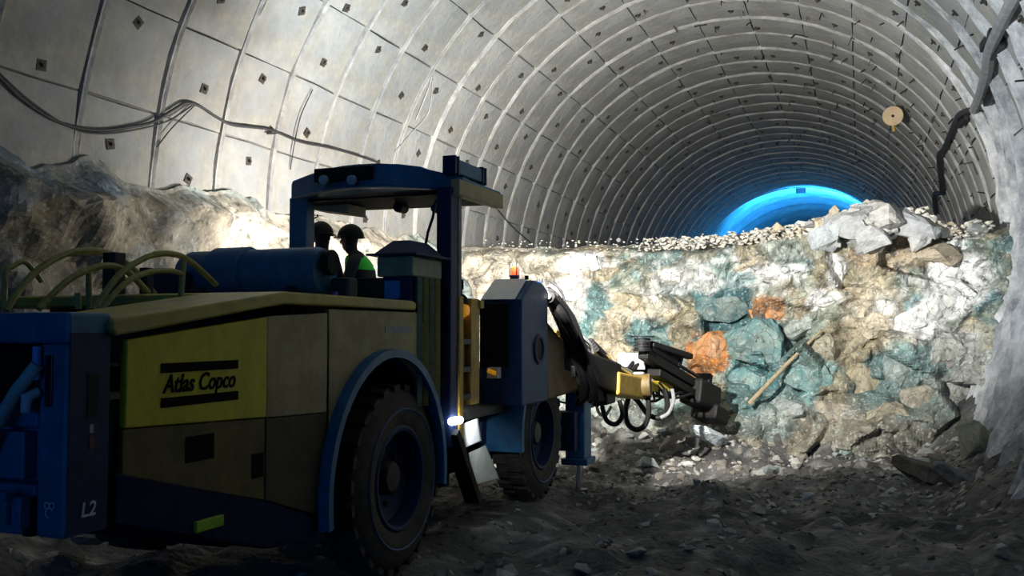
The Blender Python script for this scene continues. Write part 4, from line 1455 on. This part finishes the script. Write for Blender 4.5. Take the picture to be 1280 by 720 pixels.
yb.hexa([(a.x, 11.7, c.z), (a.x + .18, 11.7, c.z), (c.x, 12.4, c.z - .04), (c.x - .18, 12.4, c.z - .04), (a.x, 11.7, a.z), (a.x + .18, 11.7, a.z), (c.x, 12.4, a.z - .06), (c.x - .18, 12.4, a.z - .06)])
yb.build('yellow_bracket', mat('bright_yellow', (0.7, 0.5, 0.04), .5, var=.2), RIG, bevel=.01)
for q in (802, 809, 817, 824, 831):
    MB().tube([P(q, 486, Y=12.0), P(q, 493, Y=12.0), P(q + 1, 500, Y=12.0)], .016, 6).build('hose_fitting', 'dark', RIG)


def hose(pts, r, mt='black', name='hose'):
    q = [Vector(p) for p in pts]
    out = []
    for i in range(len(q) - 1):
        for k in range(5):
            t = k / 5
            p0, p1_, p2_, p3_ = q[max(i - 1, 0)], q[i], q[i + 1], q[min(i + 2, len(q) - 1)]
            out.append(0.5 * ((2 * p1_) + (p2_ - p0) * t + (2 * p0 - 5 * p1_ + 4 * p2_ - p3_) * t * t + (3 * p1_ - p0 - 3 * p2_ + p3_) * t ** 3))
    out.append(q[-1])
    return MB().tube(out, r, 8).build(name, mt, RIG, smooth=True)


def pxs(Y, *l):
    return [P(a, c, Y=Y) for a, c in l]


hose(pxs(11.7, (788, 490), (782, 512), (785, 530), (796, 537), (807, 530), (811, 510), (808, 484)), .035)
hose(pxs(11.9, (780, 488), (796, 500), (810, 518), (826, 522), (834, 508), (831, 486)), .035)
hose(pxs(11.8, (826, 522), (836, 516), (842, 500), (840, 486)), .025, 'hosegrey')
rh = random.Random(5)
for k, (r_, Y0) in enumerate(((.07, 9.1), (.06, 9.3), (.055, 9.0), (.065, 9.4))):
    hose([P(686 + 3 * k, 372 + 4 * k, Y=8.8 + .05 * k), P(702 + 3 * k, 392 + 5 * k, Y=Y0), P(716 + 3 * k, 424 + 3 * k, Y=Y0 + .5), P(729 + 3 * k, 452 + 3 * k, Y=Y0 + .9),
          P(736 + 3 * k, 478 + 3 * k, Y=Y0 + 1.0), P(738 + 4 * k, 502, Y=Y0 + 1.0)], r_, 'black', 'hose_bundle')
# hoses cascading from the cabinet to the boom and on along it
for k in range(22):
    a0, c0_ = rh.uniform(-4, 6), rh.uniform(-6, 8)
    Yk = 9.0 + rh.uniform(0, .5)
    pts = [P(683 + a0, 366 + c0_, Y=8.75 + .05 * k), P(697 + a0, 380 + c0_, Y=Yk), P(712 + a0, 408 + c0_ * .7, Y=Yk + .5), P(724 + a0, 436 + c0_, Y=Yk + .9),
           P(738 + a0, 462 + c0_ * .8, Y=Yk + 1.3)]
    if k % 2:
        pts += [P(752 + a0, 478 + c0_ * .6, Y=Yk + 1.8), P(775 + a0, 482 + c0_ * .5, Y=11.6)]
    else:
        pts += [P(736 + a0, 488 + c0_, Y=Yk + 1.3), P(742 + a0, 500 + c0_, Y=Yk + 1.4)]
    hose(pts, rh.choice((.018, .024, .03)), 'black' if k % 4 else 'hosegrey')
for k in range(12):
    a0, b0_ = rh.uniform(-9, 9), rh.uniform(-8, 8)
    hose([P(690 + a0 * .5, 372 + b0_, Y=9.0), P(706 + a0, 398 + b0_, Y=9.25), P(719 + a0, 430 + b0_, Y=9.4), P(731 + a0 * .8, 462 + b0_, Y=9.5), P(736 + a0, 486 + b0_, Y=9.6), P(728 + a0, 500 + b0_, Y=9.65)],
         rh.choice((.02, .03, .04)), 'black')
for k in range(7):
    a0 = rh.uniform(-5, 5)
    hose([P(724 + a0, 418 + 2 * k, Y=9.9), P(736 + a0, 430 + 2 * k, Y=10.1), P(742 + a0 * .5, 456 + k, Y=10.3), P(746 + a0 * .4, 482 + k, Y=10.4), P(742 + a0, 500, Y=10.4)], .018, 'silver')
for k in range(5):
    hose([P(738 + 2 * k, 425 + 3 * k, Y=10.3), P(755 + 2 * k, 442 + 3 * k, Y=10.7), P(770 + 2 * k, 458 + 2 * k, Y=11.2), P(790, 462 + 3 * k, Y=11.6)], .028, 'black')
for k in range(9):
    o_ = rh.uniform(-7, 7)
    hose([P(778 + o_ * .4, 474 + k, Y=11.7), P(792 + o_, 452 + 2 * k, Y=11.9), P(815 + o_, 446 + 3 * k + o_ * .4, Y=12.2), P(838 + o_, 462 + 3 * k, Y=12.6), P(858 + o_ * .6, 474 + 3 * k, Y=13.0)], rh.choice((.014, .02, .026)), 'black')
for k in range(5):
    hose([P(800 + 6 * k, 470 + 2 * k, Y=12.0), P(806 + 9 * k, 490 + rh.uniform(0, 8), Y=12.2), P(822 + 9 * k, 494 + rh.uniform(-4, 8), Y=12.5), P(840 + 6 * k, 484 + 2 * k, Y=12.8)], .018, 'black')
hose(pxs(9.6, (686, 350), (700, 362), (708, 384), (714, 410)), .014)
hose(pxs(9.8, (690, 492), (700, 502), (714, 504)), .012)
hose(pxs(10.8, (752, 505), (758, 525), (770, 530), (778, 518), (774, 500)), .03)
hose(pxs(10.8, (745, 500), (748, 515), (756, 520), (764, 508)), .02, 'silver')
MB().box(-2.98, -2.80, 10.55, 10.95, 0.92, 1.05).build('hose_clamp', 'dark', RIG, bevel=.02)


# ---------------------------------------------------------------- the two crew members
def skin_body(name, joints, edges, root):
    me = bpy.data.meshes.new(name)
    names = list(joints)
    me.from_pydata([joints[n][0] for n in names], [(names.index(a), names.index(b)) for a, b in edges], [])
    o = bpy.data.objects.new(name, me)
    COL.objects.link(o)
    sk = o.modifiers.new('skin', 'SKIN')
    sk.use_smooth_shade = True
    for i, n in enumerate(names):
        r = joints[n][1]
        me.skin_vertices[0].data[i].radius = r if isinstance(r, tuple) else (r, r)
        me.skin_vertices[0].data[i].use_root = (n == root)
    o.modifiers.new('sub', 'SUBSURF').levels = 2
    o.modifiers['sub'].render_levels = 2
    bpy.context.view_layer.update()
    ev = o.evaluated_get(bpy.context.evaluated_depsgraph_get())
    m2 = bpy.data.meshes.new_from_object(ev)
    bpy.data.objects.remove(o)
    m2.name = name
    return m2


def person(loc, yaw, label, lean, vest, group=None):
    """faces +y before the turn; built at the feet"""
    h = 1.0
    J, E = {}, []

    def j(n, p, r, par=None):
        J[n] = (p, r)
        if par:
            E.append((par, n))
    L = lean
    j('pelvis', (0, 0, 0.93), (0.155, 0.115))
    j('belly', (0, 0.00 + L * .2, 1.08), (0.145, 0.11), 'pelvis')
    j('chest', (0, 0.01 + L * .5, 1.28), (0.17, 0.12), 'belly')
    j('collar', (0, 0.00 + L * .8, 1.42), (0.10, 0.08), 'chest')
    j('neck', (0, 0.01 + L, 1.49), 0.058, 'collar')
    j('jaw', (0, 0.035 + L * 1.1, 1.555), (0.068, 0.08), 'neck')
    j('skull', (0, 0.02 + L * 1.15, 1.64), (0.078, 0.096), 'jaw')
    j('crown', (0, 0.01 + L * 1.15, 1.705), (0.062, 0.076), 'skull')
    for s, n in ((-1, 'l'), (1, 'r')):
        j('sh' + n, (s * 0.175, L * .7, 1.39), 0.07, 'collar')
        j('el' + n, (s * 0.25, 0.03 + L, 1.13), 0.052, 'sh' + n)
        j('wr' + n, (s * 0.19, 0.24 + L, 1.06), 0.033, 'el' + n)
        j('pa' + n, (s * 0.175, 0.31 + L, 1.055), (0.042, 0.02), 'wr' + n)
        for q in range(4):
            x = s * (0.175 + (q - 1.5) * 0.022)
            ln = (0.065, 0.078, 0.075, 0.058)[q]
            j('f%s%d' % (n, q), (x, 0.355 + L, 1.055), 0.0095, 'pa' + n)
            j('g%s%d' % (n, q), (x, 0.355 + ln * .55 + L, 1.045), 0.0088, 'f%s%d' % (n, q))
            j('h%s%d' % (n, q), (x, 0.355 + ln * .8 + L, 1.018), 0.008, 'g%s%d' % (n, q))
        j('ta' + n, (s * 0.128, 0.295 + L, 1.05), 0.011, 'pa' + n)
        j('tb' + n, (s * 0.112, 0.335 + L, 1.04), 0.009, 'ta' + n)
        j('hip' + n, (s * 0.095, 0, 0.86), 0.092, 'pelvis')
        j('kn' + n, (s * 0.105, 0.02, 0.49), 0.062, 'hip' + n)
        j('an' + n, (s * 0.11, -0.02, 0.10), 0.045, 'kn' + n)
        j('to' + n, (s * 0.12, 0.15, 0.045), (0.048, 0.04), 'an' + n)
    me = skin_body('body', J, E, 'pelvis')
    for m in ('cloth', 'skin', 'black'):
        me.materials.append(M[m])
    hz = 0.02 + L * 1.15
    for v in me.vertices:      # nose, brow, chin, ears of the head
        x, y, z = v.co
        if z > 1.50 and y > hz + 0.055:
            k = math.exp(-(x / .016) ** 2)
            v.co.y += 0.028 * k * math.exp(-((z - 1.60) / .022) ** 2) + 0.010 * k * math.exp(-((z - 1.535) / .02) ** 2) - 0.010 * math.exp(-((abs(x) - .03) / .013) ** 2 - ((z - 1.632) / .014) ** 2)
    mi = []
    for p in me.polygons:
        c = p.center
        head = 1.475 < c.z and c.y > hz + 0.035  # back of head stays dark cloth, painting its unlit silhouette
        hand = c.y > 0.25 + L and 0.95 < c.z < 1.12
        mi.append(1 if head or hand else (2 if c.z < 0.13 else 0))
    me.polygons.foreach_set('material_index', mi)
    root = empty('person', loc, label, 'person', group)
    root.rotation_euler = (0, 0, yaw)
    body = bpy.data.objects.new('body', me)
    COL.objects.link(body)
    body.parent = root

    def part(mb, name, mt, smooth=True):
        o = mb.build(name, mt, None, smooth=smooth)
        o.parent = root
        return o
    # helmet: a dome with a brim and a ridge
    hm = MB()
    rows, seg = 8, 24
    for i in range(rows + 1):
        a = math.pi / 2 * i / rows
        for k in range(seg):
            q = 2 * math.pi * k / seg
            rr_ = math.cos(a)
            hm.v.append((0.114 * rr_ * math.cos(q), hz - 0.005 + 0.135 * rr_ * math.sin(q), 1.64 + 0.14 * math.sin(a)))
    for i in range(rows):
        for k in range(seg):
            k2 = (k + 1) % seg
            hm.f.append((i * seg + k, i * seg + k2, (i + 1) * seg + k2, (i + 1) * seg + k))
    o0 = len(hm.v)
    for (e, z) in ((0.0, 1.655), (0.007, 1.645), (0.007, 1.638), (0.0, 1.638)):
        for k in range(seg):
            q = 2 * math.pi * k / seg
            f_ = 0.035 if math.sin(q) > .3 else 0.0
            hm.v.append(((0.112 + e) * math.cos(q), hz - 0.005 + (0.135 + e + (f_ if e else 0)) * math.sin(q), z))
    for i in range(3):
        for k in range(seg):
            k2 = (k + 1) % seg
            hm.f.append((o0 + i * seg + k, o0 + i * seg + k2, o0 + (i + 1) * seg + k2, o0 + (i + 1) * seg + k))
    hm.mi = [0] * len(hm.f)
    part(hm, 'helmet', 'helmet')
    for s in (-1, 1):
        part(MB().lathex([(s * .082, .0), (s * .095, .03), (s * .085, .036), (s * .075, .032)], (0, hz - .005, 1.605), 14), 'ear_defender', 'helmet')
        part(MB().tube([(s * .03, hz + .082, 1.635), (s * .03, hz + .09, 1.635)], [.010, .006], 8), 'eye', 'ink_shade')
    if vest:
        vs = MB()
        seg = 28
        rows_ = [(1.00, .165, .135, .1), (1.12, .168, .14, .25), (1.31, .195, .148, .5), (1.37, .19, .138, .62), (1.42, .17, .12, .75), (1.455, .11, .095, .85)]
        for (z, a_, b_, l_) in rows_:
            for k in range(seg):
                q = 2 * math.pi * k / seg
                vs.v.append((a_ * math.cos(q), L * l_ + b_ * math.sin(q), z))
        for i in range(len(rows_) - 1):
            for k in range(seg):
                k2 = (k + 1) % seg
                q = math.degrees(2 * math.pi * (k + .5) / seg)
                if abs(q - 90) < 9:
                    continue
                vs.f.append((i * seg + k, i * seg + k2, (i + 1) * seg + k2, (i + 1) * seg + k))
                vs.mi.append(0 if i >= 2 else 1)
        part(vs, 'vest', ['hiviz', 'cloth'])
    return root


person((-5.06, 7.92, 1.12), math.radians(-10), 'person in dark clothes and helmet facing ahead behind blue tank, left of the two', 0.0, False)
person((-4.60, 8.05, 1.085), math.radians(108), 'person in bright green vest and dark helmet, turned left toward the other', 0.13, True)

# ---------------------------------------------------------------- cables and fittings on the walls


def wall_cable(name, pts, r, label, mt='cable', inset=0.05, cat='cable'):
    q = [vault_hit(a, c, RV - inset) for a, c in pts]
    out = []
    for i in range(len(q) - 1):
        for k in range(5):
            t = k / 5
            p0, p1_, p2_, p3_ = q[max(i - 1, 0)], q[i], q[i + 1], q[min(i + 2, len(q) - 1)]
            out.append(0.5 * ((2 * p1_) + (p2_ - p0) * t + (2 * p0 - 5 * p1_ + 4 * p2_ - p3_) * t * t + (3 * p1_ - p0 - 3 * p2_ + p3_) * t ** 3))
    out.append(q[-1])
    o = MB().tube(out, r, 8).build(name, mt, None, smooth=True)
    return tag(o, label, cat)


wall_cable('cable', [(-40, 60), (0, 97), (25, 122), (60, 146), (90, 158), (125, 163), (160, 159), (190, 153), (215, 138), (232, 129), (250, 133), (270, 146), (290, 156), (315, 159), (340, 163),
                     (375, 177), (410, 184), (440, 192), (470, 202)], .016, 'black cable sagging along the upper left wall over the canopy')
wall_cable('cable', [(-40, 52), (0, 92), (40, 128), (90, 160), (130, 167), (180, 160), (212, 150), (240, 132)], .009, 'thinner wire hanging just under black cable on left wall')
wall_cable('wire', [(196, 184), (215, 160), (243, 132)], .007, 'thin straight wire slanting up to hump of the left wall cable', cat='wire')
wall_cable('wire', [(340, 160), (346, 166), (334, 167)], .012, 'short wire tie on left wall cable above the canopy', cat='wire')
wall_cable('wire', [(363, 212), (368, 180), (376, 145), (391, 112)], .007, 'thin wire running up the left wall to a bolt plate above canopy', cat='wire')
wall_cable('wire', [(520, 150), (533, 118), (540, 96)], .008, 'pale wire stretched up the vault right of the canopy', 'silver', cat='wire')
wall_cable('wire', [(494, 190), (516, 165), (536, 140), (541, 100)], .008, 'bent wire crossing a vault panel above canopy spot lamp', 'silver', cat='wire')
wall_cable('wire', [(622, 262), (640, 283), (664, 304)], .012, 'black wire sloping down vault from canopy corner to bench crest', cat='wire')
wall_cable('cable', [(1290, -40), (1264, 5), (1250, 34), (1238, 62), (1234, 90), (1226, 118), (1218, 137)], .075, 'thick grey hose hanging down the upper right wall', 'hosegrey', .12, 'hose')
wall_cable('cable', [(1216, 137), (1200, 143), (1191, 160), (1180, 186), (1174, 194), (1175, 215), (1177, 240), (1168, 243), (1170, 266)], .05, 'dark bent cable dropping down the right wall behind crest heap', 'cable', .1)
for (x, y), lb in zip(((1232, 128), (1228, 60), (1240, 70), (1200, 156)), ('dark bracket under lower end of thick right wall hose', 'dark bracket left of the thick right wall hose', 'dark bracket right of thick right wall hose', 'dark bracket on bent cable of right wall')):
    p = vault_hit(x, y, RV - .1)
    o = MB().bar(p, p + Vector((.05, -.55, .03)), .07, .12).build('bracket', 'dark', bevel=.01)
    tag(o, lb, 'bracket')
# beige disc on the right of the vault
dc = vault_hit(1116, 145, RV - .28)
R_ = empty('wall_disc', dc, 'round beige disc with dark centre hole fixed high on right vault', 'disc')
nrm = (Vector((0.6, 0, EYE + 1)) - dc).normalized()
MB().tube([dc + nrm * .04, dc - nrm * .04], .20, 28).build('disc', 'beige', R_, bevel=.01)
MB().tube([dc + nrm * .043, dc + nrm * .03], .03, 12).build('hole', 'black', R_)
a = vp(math.degrees(math.atan2(dc.z - CZ, -(dc.x - CX))), dc.y, RV + .02)
MB().tube([dc - nrm * .04, a], .03, 8).build('bracket', 'dark', R_)
MB().tube([dc + Vector((.0, 0, -.2)), dc + Vector((.02, 0, -.32))], .03, 8).build('handle', 'gold', R_)
# dark box hanging in the blue lit section
b0 = P(1001, 237, Y=41.0)
o = MB().box(b0.x - .2, b0.x + .2, b0.y - .1, b0.y + .1, b0.z - .15, b0.z + .13).tube([(b0.x, b0.y, b0.z + .1), (b0.x, b0.y, b0.z + .6)], .03, 6).build('signal_box', 'dark')
tag(o, 'small dark box hanging from the crown in blue lit far section', 'box')
o = MB().tube([P(773, 300, Y=21.0), P(773, 300, Y=21.0) + Vector((0, .1, 0))], .05, 10).build('reflector', 'white')
tag(o, 'tiny white reflector on the left wall just above the bench crest', 'reflector')
